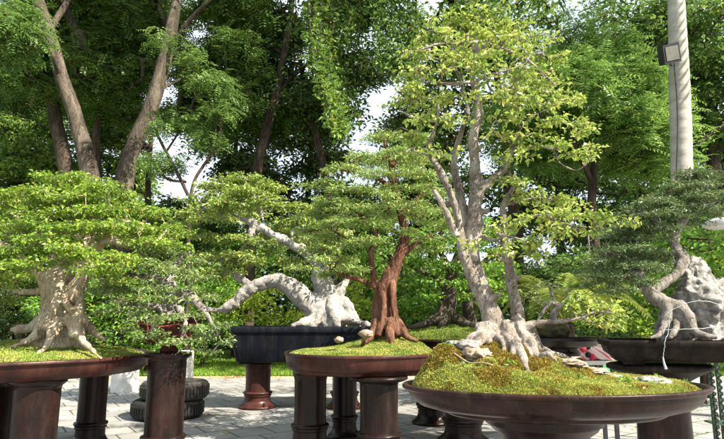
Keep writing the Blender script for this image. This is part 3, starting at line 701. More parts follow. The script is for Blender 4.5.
for k, (bx, by, ex, ey, w) in enumerate([(470, 262, 462, 258, 9), (486, 300, 497, 296, 8), (474, 240, 483, 237, 7), (478, 214, 487, 211, 6), (510, 280, 518, 277, 6), (504, 238, 498, 234, 5), (452, 205, 446, 203, 5), (475, 150, 481, 147, 5), (458, 186, 463, 184, 5), (480, 275, 476, 280, 9), (506, 258, 511, 256, 5)]):
    s_ = skel_px(YM, [(bx, by, 0, w), (ex, ey, -.035, w * .85), ((ex * 1.25 - bx * .25), (ey * 1.25 - by * .25), -.045, w * .6)], 4); tube(mb, s_[:, :3], s_[:, 3], 10, rough=.3, freq=40, seed=k)
ROOTS = [(486, 326, 24, [(478, 2.70), (470, 2.66), (461, 2.62)], 14), (492, 334, 26, [(484, 2.66), (474, 2.60), (466, 2.53), (458, 2.49)], 13), 
         (512, 334, 24, [(516, 2.62), (522, 2.55), (524, 2.49), (530, 2.45)], 13), (518, 330, 22, [(530, 2.66), (538, 2.60), (548, 2.56), (556, 2.53)], 13),
         (524, 326, 18, [(540, 2.72), (552, 2.68), (566, 2.66), (580, 2.64)], 11), (508, 326, 20, [(510, 2.66), (514, 2.60), (511, 2.56)], 14), (502, 334, 20, [(500, 2.68), (505, 2.63), (503, 2.59)], 10), (516, 318, 14, [(526, 2.68), (526, 2.63), (533, 2.57)], 9)]
for k, (bx, by, bw, path, w0) in enumerate(ROOTS):
    rows = [(*at(bx, by, 2.76), bw * .4 * m_per_px(2.76))]
    rows.append((*((np.array(at(bx, by + 9, 2.74)) + at(path[0][0], by + 19, path[0][1])) / 2), w0 * .55 * m_per_px(2.7)))
    for q, (px, Y) in enumerate(path):
        f = 1 - q / len(path); X = (px - 362) / F * Y / (CP + .07); X = at(px, 350, Y)[0]; r_ = w0 * .38 * m_per_px(Y) * (f ** .8 + .12)
        rows.append((X, Y, surfA(X, Y) + r_ * (.55 if q < len(path) - 1 else -.5) + (.008 * rr_.random() if q else .02), r_))
    s_ = spline(rows, 6); tube(mb, s_[:, :3], s_[:, 3], 12, rough=.6, freq=26, seed=k + 60)
trunk_me = remesh(mb, 'trunk', .0042, [(26, .006, 3, .5), (70, .002, 8, .6)], 1)
padsA = [(482, 18, 40, 8, 0), (455, 26, 32, 8, .05), (510, 28, 34, 9, -.05), (435, 40, 30, 9, 0), (475, 40, 36, 8, -.12), (525, 44, 32, 9, 0), (418, 52, 24, 8, -.05), (500, 58, 34, 8, -.15), (545, 62, 28, 10, 0),
         (440, 62, 32, 9, -.1), (408, 76, 26, 9, 0), (470, 72, 28, 8, -.18), (520, 78, 32, 9, -.12), (556, 84, 26, 10, -.05), (425, 92, 30, 9, -.12), (452, 98, 26, 8, -.15), (500, 98, 30, 8, -.18), (540, 102, 32, 9, -.15),
         (572, 104, 24, 10, 0), (400, 106, 22, 9, -.05), (418, 122, 26, 8, -.15), (448, 122, 22, 7, -.15), (510, 120, 28, 8, -.12), (560, 124, 30, 8, -.1), (402, 138, 22, 9, 0), (530, 138, 28, 7, -.12), (588, 128, 20, 8, 0),
         (412, 158, 22, 7, -.05), (552, 146, 26, 6, -.12), (578, 156, 24, 7, -.08), (495, 136, 20, 7, -.1), (515, 158, 22, 6, -.12), (596, 146, 15, 6, 0), (440, 152, 18, 6, -.15),
         (512, 182, 22, 6, -.1), (535, 196, 28, 7, 0), (560, 204, 26, 7, 0), (548, 214, 28, 6, -.15), (582, 216, 28, 6, -.15), (608, 220, 22, 6, -.2), (628, 222, 14, 5, -.22), (520, 222, 18, 6, -.1), (560, 230, 26, 5, -.15),
         (500, 228, 16, 6, -.1), (525, 244, 24, 6, -.15), (545, 240, 18, 5, -.12), (508, 254, 14, 5, -.15), (535, 256, 14, 4, -.1), (470, 246, 10, 4, -.12), (590, 230, 20, 4, -.15),
         (568, 308, 18, 5, -.12), (588, 304, 22, 6, -.14), (610, 310, 22, 6, -.16), (632, 316, 14, 5, -.18), (598, 322, 20, 5, -.17), (618, 326, 18, 4, -.18), (578, 296, 12, 4, -.12),
         (480, 45, 45, 12, .25, .2), (530, 90, 40, 12, .25, .2), (425, 105, 26, 10, .2, .15)]
tips = pads_px(YM, [(p[0], p[1], p[2] * .93, p[3] * .85, *p[4:]) for p in padsA], 400)
mb = MB(); draw_twigs(mb, grow(np.vstack(skA), tips, .0017, jit=.3)); link_mesh(join_twigs(trunk_me, mb), 'trunk', M['bark_a'], tA)
mb = MB(); leaf_clusters(mb, tips, 14, .033, .024, .0145, up=.7, flat=.7, fold=.2, droop=.25, lvar=.5); mb.build('crown', M['lf_a'], tA, smooth=False)
# stones, driftwood and rubble on the mound
def on_moss(px, Y):
    X = (px - 362) / F * Y; return np.array((X, Y, surfA(X, Y)))
def rock_at(px, Y, w, h, seed, label, mat='rock_pale', amp=.5):
    o = stone('stone', label, px, 340, Y, w, h, M[mat], seed, amp=amp); p = on_moss(px, Y); o.location = Vector(p) + Vector((0, 0, h * .15 * m_per_px(Y))); return o
rock_at(474, 2.54, 28, 14, 11, 'craggy pale stone beside the roots on the left of the foreground moss')
rock_at(561, 2.58, 34, 9, 12, 'flat tan stone just right of the tall bonsai roots in the foreground')
rock_at(585, 2.58, 30, 8, 13, 'tan stone on the moss ridge in front of the striped cloth')
rock_at(603, 2.58, 20, 6, 17, 'small tan stone right of the ridge stone on the foreground moss')
rock_at(574, 2.55, 16, 7, 18, 'small crumbly stone in front of the flat tan stone on the foreground moss')
rock_at(548, 2.58, 18, 8, 19, 'little brown stone wedged against the right roots of the tall bonsai')
rock_at(465, 2.60, 22, 12, 20, 'lumpy stone left of the craggy pale stone on the foreground moss', 'rock')
rock_at(595, 2.58, 14, 5, 22, 'tiny flat stone below the ridge stones on the foreground moss')
rock_at(640, 2.48, 34, 10, 14, 'grey brown slanted stone near the right end of the foreground tray', 'rock')
rock_at(455, 2.68, 24, 9, 15, 'flat brown stone at the far left slope of the foreground moss', 'rock')
mb = MB()
P = np.array([on_moss(q, y_) + np.array((0, 0, z_)) for q, y_, z_ in ((452, 2.52, .012), (466, 2.47, .016), (480, 2.44, .010), (495, 2.43, .012), (512, 2.42, .006), (526, 2.42, .004))])
tube(mb, spline(P, 5), np.linspace(.0035, .0012, 26), 8, rough=.3, freq=60)
tag(mb.build('dry_twig', M['bark_l']), 'thin bleached twig lying across the front of the foreground moss', 'twig')

def litter_on(name, X, Y, rx, ry, fn, n, sz):
    th = rng.random(n) * 6.2832; rd = np.sqrt(rng.random(n)) * .9; px_ = X + np.cos(th) * rd * rx; py_ = Y + np.sin(th) * rd * ry
    z = np.array([fn(a, b) for a, b in zip(px_, py_)]); m = MB()
    leaves(m, np.stack([px_, py_, z + .006], -1), unit(n) * .5 + np.array((0, 0, 1.)), unit(n) * np.array((1, 1, .25)), sz * (.6 + .8 * rng.random(n)), sz * .5, .3, .3)
    tag(m.build(name, M['dead_leaf'], smooth=False), kind='stuff')
litter_on('dry_leaves', XA, YA, aA, bA, surfA, 170, .020)
litter_on('dry_leaves', XB, YB, RB, RB, surfB, 70, .03)
litter_on('dry_leaves', XL, YL, RL, RL, surfL, 110, .03)
# small weeds rooted in the foreground moss
wp = []
for k in range(26):
    a = rng.random() * 6.28; q = .5 + .45 * rng.random(); X_, Y_ = XA + math.cos(a) * q * aA * .93, YA - abs(math.sin(a)) * q * bA * .9; wp.append((X_, Y_, surfA(X_, Y_) + .012))
mb = MB(); leaf_clusters(mb, np.array(wp), 9, .016, .017, .008, up=.5, flat=.9); tag(mb.build('weeds', M['lf_d'], smooth=False), kind='stuff')

# ================================================================== BLUE-BLACK POT (M) with the leaning white trunk
YP = 8.2; s = m_per_px(YP); zr = CAM_H - 6 * s; zb = CAM_H - 41 * s
def rect_pot(name, label, X, Y, z0, z1, w, d, mat, foot=.03, lip=.03, rz=0.0, cat='pot', lh=.05):
    t = thing(name, label, cat, (X, Y, z0))
    def loop(w_, d_, z, r=.06, n=6):
        pts = []
        for (cx, cy, a0) in ((w_ / 2 - r, d_ / 2 - r, 0), (-w_ / 2 + r, d_ / 2 - r, 90), (-w_ / 2 + r, -d_ / 2 + r, 180), (w_ / 2 - r, -d_ / 2 + r, 270)):
            for q in range(n + 1):
                a = R(a0 + 90 * q / n); pts.append((cx + r * math.cos(a), cy + r * math.sin(a), z))
        v = np.array(pts); cr, sr = math.cos(rz), math.sin(rz)
        return np.stack([v[:, 0] * cr - v[:, 1] * sr + X, v[:, 0] * sr + v[:, 1] * cr + Y, v[:, 2]], -1)
    def skin(loops, nm):
        mb = MB(); n = len(loops[0]); V = np.vstack(loops); i = np.arange(len(loops) - 1)[:, None] * n; j = np.arange(n)[None]; k = (j + 1) % n
        mb.add(V, np.stack([i + j, i + k, i + n + k, i + n + j], -1).reshape(-1, 4)); return mb.build(nm, M[mat], t)
    skin([loop(w * .3, d * .3, z0 + foot), loop(w - .17, d - .17, z0 + foot), loop(w - .15, d - .15, z0 + foot + .02), loop(w - .07, d - .07, z0 + (z1 - z0) * .45), loop(w - .04, d - .04, z1 - lh)], 'bowl')
    skin([loop(w - .04, d - .04, z1 - lh), loop(w - .006, d - .006, z1 - lh + .006), loop(w, d, z1 - lh + .014), loop(w, d, z1 - .006), loop(w - .01, d - .01, z1), loop(w - .1, d - .1, z1), loop(w - .11, d - .11, z1 - .05)], 'rim')
    mb = MB()
    for sx in (-1, 1):
        for sy in (-1, 1):
            cx, cy = sx * (w / 2 - .2), sy * (d / 2 - .16); cr, sr = math.cos(rz), math.sin(rz)
            f = MB(); box(f, (X + cx * cr - cy * sr, Y + cx * sr + cy * cr, z0 + foot / 2 + .003), (.16, .1, foot), rz, .85); f.build('foot', M[mat], t, smooth=False)
    mb = MB(); v = loop(w - .1, d - .1, z1 - .03); c = v.mean(0)[None]; n = len(v)
    mb.add(np.vstack([v, c]), np.stack([np.arange(n), (np.arange(n) + 1) % n, np.full(n, n)], -1)); mb.build('soil', M['soil'], t)
    return t
XP = (at(236, 326, YP)[0] + at(384, 326, YP)[0]) / 2; WP = at(384, 326, YP)[0] - at(236, 326, YP)[0]
rect_pot('rectangular_pot', 'long blue black rectangular pot holding the leaning white trunk bonsai', XP, YP + .1, zb, zr, WP, 1.0, 'glaze_blue', lh=.09)
pillar(260, 8.2, 24, zb, 'lone ringed red brown pillar standing on the paving under the left of the blue black pot', 'glaze', cap=.4, ring=.13)
pillar(345, 8.2, 24, zb, 'red brown pillar under the right of the blue black pot, half hidden behind the middle pillars', 'glaze', cap=.4, ring=.13)
tM = tree('bonsai_tree', 'leaning bonsai with bleached white arching trunk in the blue black pot', 'bonsai', (XP, YP, zr))
mainM = [
    [(328, 330, 0, 56), (328, 312, 0, 46), (326, 296, 0, 34), (322, 280, 0, 26), (320, 266, 0, 20), (308, 253, -.05, 15), (294, 245, -.08, 13), (280, 238, -.1, 13), (266, 231, -.12, 13), (253, 223, -.14, 10), (240, 218, -.15, 7), (225, 210, -.15, 4), (205, 208, -.15, 2.5)],
    [(322, 312, -.08, 34), (306, 300, -.12, 27), (290, 287, -.15, 22), (274, 281, -.18, 20), (258, 284, -.2, 18), (245, 293, -.2, 16), (234, 304, -.2, 14), (221, 310, -.2, 12), (207, 309, -.2, 9), (194, 303, -.2, 5), (182, 300, -.2, 3)],
    [(252, 286, -.2, 11), (242, 279, -.2, 9), (233, 274, -.2, 6), (220, 270, -.2, 3)],
    [(330, 308, 0, 26), (338, 292, 0, 18), (345, 282, 0, 12), (349, 276, 0, 6)],
    [(322, 270, 0, 14), (332, 255, .1, 9), (345, 240, .2, 6), (350, 222, .2, 3)],
    [(266, 231, -.12, 8), (262, 215, -.1, 6), (256, 200, -.1, 4), (250, 188, -.1, 2.5)],
    [(294, 245, -.08, 7), (292, 232, 0, 5), (298, 220, .1, 3)], [(253, 223, -.14, 7), (250, 238, -.25, 5), (240, 250, -.3, 3)],
    [(320, 318, -.15, 24), (304, 323, -.3, 12), (292, 326, -.35, 7)], [(334, 316, -.1, 26), (350, 320, -.2, 14), (366, 324, -.25, 8), (374, 326, -.25, 4)],
    [(330, 300, -.15, 14), (334, 315, -.25, 14), (338, 328, -.3, 10)], [(322, 300, -.15, 12), (318, 316, -.25, 12), (312, 328, -.33, 8)], [(344, 300, 0, 10), (352, 314, -.1, 12), (360, 326, -.15, 8)],
]
skM = []; mb = MB()
for k, b_ in enumerate(mainM):
    s_ = skel_px(YP, b_, 6, .74); skM.append(s_); tube(mb, s_[:, :3], s_[:, 3], 16, rough=.26, freq=6, seed=k)
trunk_me = remesh(mb, 'trunk', .017, [(7, .045, 3, .8), (22, .015, 8, .8)], 1)
padsM = [(240, 180, 34, 8, -.1), (215, 188, 26, 8, 0), (265, 188, 26, 8, 0), (238, 194, 40, 8, -.3), (200, 202, 26, 7, 0), (225, 206, 34, 7, -.4), (268, 204, 30, 8, -.3), (292, 208, 26, 7, 0), (190, 215, 22, 7, 0), (212, 220, 24, 6, -.35),
         (300, 222, 28, 7, 0), (322, 232, 26, 7, .1), (340, 222, 22, 7, .2), (285, 228, 22, 6, .3), (345, 242, 24, 7, 0), (325, 250, 22, 6, -.2), (240, 240, 28, 7, -.4), (215, 238, 24, 7, -.2), (200, 235, 22, 7, 0),
         (262, 252, 22, 6, .3), (230, 256, 28, 7, -.35), (205, 256, 24, 8, -.1), (288, 262, 18, 5, .3), (345, 262, 22, 6, -.2), (222, 272, 22, 6, -.3), (205, 278, 20, 7, -.2), (245, 262, 26, 6, .1),
         (300, 268, 14, 4, -.35), (330, 268, 14, 4, -.3), (200, 295, 18, 7, -.2), (185, 300, 18, 7, -.2), (290, 240, 45, 10, .7, .6), (230, 215, 45, 12, .7, .6), (178, 225, 16, 6, .1), (325, 212, 24, 7, .5)]
tips = pads_px(YP, [(p[0], p[1], p[2] * .84, p[3] * .75, *p[4:]) for p in padsM], 95)
mb = MB(); draw_twigs(mb, grow(np.vstack(skM[:8]), tips, .0032)); link_mesh(join_twigs(trunk_me, mb), 'trunk', M['bark_m'], tM)
mb = MB(); leaf_clusters(mb, tips, 24, .11, .052, .03, up=.9, flat=.45, droop=.2); mb.build('crown', M['lf_m'], tM, smooth=False)

# ================================================================== SMALL POT ON THE LONE PILLAR (C) with cascading bonsai
YC = 5.1; sC = m_per_px(YC); zC = CAM_H - 31 * sC
pillar(170, YC, 36, zC, 'lone brown pillar with a plain round cap in front of the tyres', 'glaze_dark', cap=1.1)
tC = thing('clay_pot', 'dark red clay pot with a red ribbon standing on the lone pillar', 'pot', (at(170, 350, YC)[0], YC, zC + .001))
Xc = at(169, 350, YC)[0]
mb = MB(); lathe(mb, [(0, .001), (.075, .001), (.085, .02), (.06, .05), (.10, .07), (.2, .09), (.245, .18), (.27, .27)], (Xc, YC, zC), 48, 1, .8); mb.build('bowl', M['terracotta'], tC)
mb = MB(); lathe(mb, [(.27, .262), (.29, .27), (.295, .29), (.28, .30), (.255, .295), (.25, .26), (0, .26)], (Xc, YC, zC), 48, 1, .8); mb.build('rim', M['terracotta'], tC)
mb = MB(); 
a = np.linspace(R(190), R(350), 24); ring = np.stack([Xc + .292 * np.cos(a), YC + .24 * np.sin(a), zC + .235 + .012 * np.sin(a * 5)], -1); tube(mb, ring, .006, 6)
for q in (8, 17): tube(mb, np.array([ring[q], ring[q] + (0.01, -.015, -.06), ring[q] + (.03, -.012, -.12)]), .007, 6)
mb.build('ribbon', M['red_ribbon'], tC)
tC2 = tree('bonsai_tree', 'low spreading bonsai with gnarled pale trunk cascading from the clay pot on the lone pillar', 'bonsai', (Xc, YC, zC + .27))
mainC = [
    [(170, 322, 0, 26), (168, 308, 0, 22), (174, 296, 0, 18), (166, 286, 0, 14), (150, 280, 0, 10), (132, 276, 0, 6), (112, 272, 0, 3)],
    [(174, 300, 0, 15), (188, 294, -.05, 11), (198, 304, -.1, 8), (208, 318, -.12, 5), (218, 334, -.12, 3)],
    [(166, 290, 0, 10), (172, 272, .05, 8), (180, 260, .1, 5), (190, 252, .1, 3)],
    [(160, 284, 0, 8), (150, 268, 0, 6), (140, 256, 0, 3)], [(160, 308, -.1, 10), (145, 306, -.15, 6), (128, 304, -.2, 4), (110, 300, -.2, 3)],
    [(165, 312, -.12, 8), (155, 325, -.2, 5), (150, 338, -.28, 3)], [(178, 308, -.12, 8), (186, 326, -.25, 5), (180, 342, -.28, 3)],
    [(175, 312, 0, 12), (188, 322, -.02, 7)], [(164, 312, 0, 12), (152, 320, -.03, 7)],
]
skC = []; mb = MB()
for k, b_ in enumerate(mainC):
    s_ = skel_px(YC, b_, 5); skC.append(s_); tube(mb, s_[:, :3], s_[:, 3], 12, rough=.35, freq=14, seed=k)
trunk_me = remesh(mb, 'trunk', .009, [(18, .018, 3, .8)], 1)
padsC = [(150, 322, 22, 5, -.38), (178, 318, 22, 5, -.38), (200, 328, 18, 5, -.3), (160, 334, 20, 4, -.4), (186, 342, 18, 4, -.36), (165, 300, 24, 5, -.35), (140, 310, 18, 5, -.3), (150, 250, 28, 6, 0), (175, 254, 26, 6, .1), (120, 262, 26, 6, 0), (195, 262, 20, 6, .1), (145, 266, 30, 5, -.15), (105, 274, 22, 6, 0), (172, 272, 26, 5, -.15), (130, 282, 28, 5, -.15), (198, 278, 20, 6, 0), (108, 292, 22, 6, -.1),
         (155, 290, 22, 5, -.25), (182, 290, 22, 5, -.15), (128, 302, 24, 5, -.2), (205, 298, 18, 6, -.1), (148, 316, 16, 4, -.3), (112, 312, 16, 5, -.15), (205, 316, 20, 7, -.12), (220, 326, 16, 7, -.12), (190, 330, 14, 5, -.25),
         (208, 338, 20, 6, -.12), (226, 344, 14, 5, -.1), (150, 338, 16, 4, -.3), (178, 342, 14, 4, -.3), (132, 330, 12, 4, -.2), (195, 350, 10, 4, -.2), (214, 352, 10, 3, -.1), (140, 262, 45, 8, .4, .3), (120, 290, 35, 8, .4, .3)]
tips = pads_px(YC, padsC, 170)
mb = MB(); draw_twigs(mb, grow(np.vstack(skC[:7]), tips, .002)); link_mesh(join_twigs(trunk_me, mb), 'trunk', M['bark_r'], tC2)
mb = MB(); leaf_clusters(mb, tips, 18, .06, .030, .017, up=.9, flat=.5, droop=.2); mb.build('crown', M['lf_c'], tC2, smooth=False)

# tyres
def tyre(X, Y, z, r, h, label, mat):
    t = thing('tyre', label, 'tyre', (X, Y, z), 'tyres stacked on the paving')
    mb = MB(); k = h / 2
    lathe(mb, [(r * .62, 0.02), (r * .7, .004), (r * .9, 0.0), (r * .975, .02), (r, .05), (r * 1.0, h - .05), (r * .975, h - .02), (r * .9, h), (r * .7, h - .004), (r * .6, h - .03), (r * .57, h - .05), (r * .8, h * .5), (r * .57, .05), (r * .62, .02)], (X, Y, z), 64)
    mb.build('casing', M[mat], t)
    mb = MB()
    for q in range(56):
        a = q / 56 * 2 * math.pi
        box(mb, (X + r * 1.0 * math.cos(a), Y + r * 1.0 * math.sin(a), z + h / 2), (.022, .03, h * .55), a)
    mb.build('tread', M[mat], t, smooth=False); return t
YTy = 7.45; XT = at(170, 400, YTy)[0]; sT = m_per_px(YTy)
tyre(XT - .02, YTy, .012, 33 * sT, .215, 'lower black tyre of the stack of two behind the lone pillar', 'tyre')
tyre(XT + .05, YTy + .02, .012 + .217, 31.5 * sT, .215, 'upper dusty grey tyre of the stack of two behind the lone pillar', 'tyre_grey')

# white concrete drums at the lawn edge
def drum(px, Y, w, h, label):
    X = at(px, 380, Y)[0]; r = w / 2 * m_per_px(Y); mb = MB()
    lathe(mb, [(r * 1.0, .004), (r * 1.01, .05), (r, h * .5), (r * .985, h - .03), (r * .95, h), (0, h)], (X, Y, 0), 48)
    return tag(mb.build('concrete_drum', M['concrete']), label, 'bollard', 'white concrete drums at the lawn edge')
drum(125, 10.0, 25, .62, 'white concrete drum between the left tray and the lone pillar')
drum(182, 10.4, 20, .66, 'white concrete drum partly behind the lone pillar, above the tyres')

# ================================================================== MIDDLE-DISTANCE BONSAI (D) behind the tall one
YD = 6.6; sD = m_per_px(YD); zD = CAM_H - 17 * sD; XD = at(447, 338, YD)[0]; RD = 62 * sD
tray('round_tray', 'dark round tray of green moss behind the tall bonsai, left of its trunk', XD, YD, zD, RD, RD,
     [(0, -.14), (.6, -.14), (.75, -.13), (.88, -.09), (.97, -.03), (.985, -.02)], 'glaze_dark', rimprof=rim_round(.04, .022))
pillar(460, 5.95, 34, zD - .135, 'dark pillar standing below the foreground tray, seen left of its pedestal')
pillar(430, 7.0, 26, zD - .135, 'far dark pillar whose flared foot shows under the foreground tray')
mossD, surfD = moss_bed('moss_cover', 'deep green moss under the twin trunked bonsai behind the tall one', XD, YD, zD, RD * .95, RD * .95,
    lambda x, y: .15 * np.exp(-(x ** 2 + y ** 2) / .3), 60000, ['moss_green', 'moss_green'], .018)
tD = tree('bonsai_tree', 'dense green bonsai with brown twin trunks directly behind the tall one', 'bonsai', (XD, YD, zD))
mainD = [
    [(446, 326, 0, 26), (447, 310, 0, 20), (450, 292, 0, 16), (452, 275, 0, 12), (458, 255, 0, 8), (462, 235, 0, 4)],
    [(470, 326, .1, 14), (468, 305, .1, 11), (472, 285, .1, 9), (485, 262, .1, 6), (500, 245, .1, 3)],
    [(450, 290, 0, 10), (432, 278, -.05, 7), (415, 268, -.1, 4), (400, 262, -.1, 2)], [(452, 274, 0, 8), (440, 252, 0, 5), (430, 235, 0, 3)],
    [(442, 318, -.1, 14), (425, 324, -.2, 8), (408, 327, -.25, 4)], [(455, 318, -.1, 12), (470, 325, -.2, 7), (482, 327, -.25, 4)], [(446, 318, -.15, 10), (440, 330, -.3, 6)],
    [(472, 285, .1, 6), (490, 285, 0, 4), (508, 280, 0, 2)],
]
skD = []; mb = MB()
for k, b_ in enumerate(mainD):
    s_ = skel_px(YD, b_, 5); skD.append(s_); tube(mb, s_[:, :3], s_[:, 3], 12, rough=.3, freq=10, seed=k)
trunk_me = remesh(mb, 'trunk', .012, [(14, .014, 3, .4)], 1)
padsD = [(462, 222, 30, 8, 0), (432, 230, 28, 8, 0), (490, 235, 28, 8, .1), (450, 242, 34, 7, -.25), (415, 250, 26, 7, -.1), (478, 250, 30, 7, -.2), (435, 262, 32, 7, -.3), (465, 268, 28, 6, -.35),
         (405, 270, 22, 7, -.1), (495, 268, 28, 7, -.2), (420, 282, 26, 6, -.3), (450, 284, 18, 5, -.4), (485, 285, 26, 6, -.3), (510, 290, 20, 6, -.1), (400, 290, 18, 6, -.2), (462, 298, 14, 4, -.4), (495, 300, 18, 5, -.2), (430, 298, 14, 4, -.4),
         (455, 240, 55, 14, .5, .5), (470, 270, 55, 14, .6, .5)]
tips = pads_px(YD, padsD, 60)
mb = MB(); draw_twigs(mb, grow(np.vstack([skD[0], skD[1], skD[2], skD[3], skD[7]]), tips, .003)); link_mesh(join_twigs(trunk_me, mb), 'trunk', M['bark_bg'], tD)
mb = MB(); leaf_clusters(mb, tips, 22, .10, .05, .028, up=.9, flat=.45, droop=.2); mb.build('crown', M['lf_d'], tD, smooth=False)

# ---- small dish (E) with a mossy rock and wiry tree
YE = 5.3; sE = m_per_px(YE); zE = CAM_H - 17 * sE; XE = at(562, 336, YE)[0]; RE = 38 * sE
tray('round_dish', 'small dark round dish with a footed base right of the tall bonsai trunk', XE, YE, zE, RE, RE,
     [(0, -.16), (.42, -.16), (.42, -.13), (.36, -.10), (.5, -.085), (.8, -.07), (.93, -.03), (.985, -.02)], 'glaze_dark', rimprof=rim_round(.05, .022), cat='dish')
pillar(557, YE, 19, zE - .16, 'slim pillar under the small dish, mostly behind the foreground tray', cap=.5)
mb = MB(); lathe(mb, [(0, -.012), (.93, -.02)], (XE, YE, zE), 48, RE, RE)
tag(mb.build('soil_patch', M['soil']), 'dark soil filling the small round dish', 'soil')
stone('mossy_rock', 'rounded mossy rock in the small dark dish', 551, 331, YE, 34, 22, M['moss_base'], 31, cat='rock')
tE = tree('bonsai_tree', 'small wiry bonsai with curled grey trunk on the mossy rock in the small dish', 'bonsai', (XE - .1, YE, zE))
mainE = [[(556, 328, 0, 8), (553, 316, 0, 7), (558, 306, 0, 6), (550, 303, 0, 5), (543, 312, 0, 4), (538, 320, 0, 2)], [(557, 308, 0, 5), (552, 295, 0, 3), (548, 282, 0, 2)], [(556, 310, 0, 4), (566, 300, 0, 3), (574, 290, 0, 1.5)], [(550, 324, 0, 7), (542, 330, -.05, 4)], [(558, 322, 0, 6), (566, 330, -.05, 3)]]
mb = MB(); skE = []
for k, b_ in enumerate(mainE):
    s_ = skel_px(YE, b_, 5); skE.append(s_); tube(mb, s_[:, :3], s_[:, 3], 8, rough=.3, freq=20, seed=k)
tips = pads_px(YE, [(548, 284, 16, 6, 0), (534, 293, 12, 5, 0), (563, 290, 11, 5, 0), (540, 300, 12, 4, -.05)], 220)
draw_twigs(mb, grow(np.vstack(skE[:3]), tips, .002)); mb.build('trunk', M['bark_r'], tE)
mb = MB(); leaf_clusters(mb, tips, 14, .05, .025, .010, up=.7, flat=.6); mb.build('crown', M['lf_c'], tE, smooth=False)

# ================================================================== RIGHT POT (R) with rock and blue-green juniper
YR = 4.0; sR = m_per_px(YR); zR = CAM_H - 20 * sR; zR0 = CAM_H - 45 * sR
XR0, XR1 = at(597, 340, YR)[0], at(768, 340, YR)[0]; XR = (XR0 + XR1) / 2
rect_pot('rectangular_pot', 'black brown rectangular pot with the grey rock at the right edge', 2.37, 4.22, zR0, zR, 1.2, .62, 'glaze_black', lh=.045, foot=.03, rz=R(-18))
tS = thing('pot_stand', 'black brown stand with a wide dished top on one thick pillar beneath the rock pot', 'stand', (at(688, 400, YR)[0], YR + .35, 0))
Xs = at(688, 400, YR)[0]
mb = MB(); lathe(mb, [(0, zR0), (.30, zR0), (.32, zR0 - .01), (.32, zR0 - .035), (.29, zR0 - .05), (.24, zR0 - .08), (.18, zR0 - .12), (.17, zR0 - .14)], (Xs, YR + .35, 0), 64, 1.15, 1); mb.build('top', M['glaze_black'], tS)
mb = MB(); lathe(mb, [(.185, zR0 - .13), (.18, .5), (.19, .1)], (Xs, YR + .35, 0), 64); mb.build('shaft', M['glaze_plum'], tS)
mb = MB(); lathe(mb, [(.19, .12), (.22, .1), (.27, .05), (.28, .008), (0, .008)], (Xs, YR + .35, 0), 64); mb.build('base', M['glaze_plum'], tS)
# the rock
rk = MB()
YK = 4.3
for k, (p0, p1, p2) in enumerate([((700, 340), (697, 300), (691, 262)), ((720, 340), (716, 310), (706, 280)), ((680, 340), (684, 315), (692, 290)), ((738, 340), (735, 315), (722, 296)), ((668, 342), (674, 330), (690, 318))]):
    w = [(54, 46, 22), (54, 48, 30), (42, 38, 28), (50, 44, 28), (30, 34, 30)][k]
    s_ = skel_px(YK, [(p[0], p[1], .02 * k, w[i]) for i, p in enumerate((p0, p1, p2))], 8); tube(rk, s_[:, :3], s_[:, 3], 24, rough=.35, freq=6, seed=k + 40)
rock = link_mesh(remesh(rk, 'rock', .012, [(6, .10, 3, 1), (15, .045, 8, 1), (40, .022, 5, 1)], 1), 'craggy_rock', M['rock'])
tag(rock, 'tall craggy grey rock standing in the rectangular pot at the right edge', 'rock')
tR = tree('bonsai_tree', 'dark blue green needle bonsai with twisting grey trunk clasping the craggy rock', 'bonsai', (at(675, 335, YK)[0], YK, zR))
mainR = [
    [(690, 336, -.2, 16), (686, 318, -.22, 17), (678, 308, -.2, 17), (664, 302, -.18, 16), (651, 294, -.15, 14), (642, 280, -.12, 11), (636, 266, -.1, 7), (622, 256, -.1, 4), (606, 252, -.1, 2)],
    [(654, 290, -.12, 10), (664, 283, -.1, 9), (674, 276, -.08, 9), (681, 268, -.05, 10), (684, 258, -.03, 11), (677, 249, 0, 10), (674, 240, 0, 10), (678, 228, 0, 9), (688, 214, 0, 7), (696, 198, 0, 5), (700, 184, 0, 3)],
    [(676, 236, 0, 7), (662, 224, -.05, 5), (646, 216, -.1, 4), (630, 214, -.1, 2)], [(690, 212, 0, 6), (706, 206, .05, 4), (720, 200, .1, 2)],
    [(640, 272, -.1, 6), (626, 276, -.15, 4), (610, 276, -.18, 2)], [(668, 303, -.2, 10), (666, 320, -.25, 8), (660, 334, -.3, 5), (650, 338, -.32, 3)],
    [(688, 325, -.22, 12), (700, 334, -.3, 7), (716, 337, -.32, 4)], [(676, 312, -.2, 10), (676, 328, -.26, 7), (670, 338, -.32, 4)],
]
skR = []; mb = MB()
for k, b_ in enumerate(mainR):
    s_ = skel_px(YK, b_, 6); skR.append(s_); tube(mb, s_[:, :3], s_[:, 3], 14, rough=.28, freq=16, seed=k)
trunk_me = remesh(mb, 'trunk', .0075, [(20, .010, 3, .5), (50, .004, 9, .6)], 1)
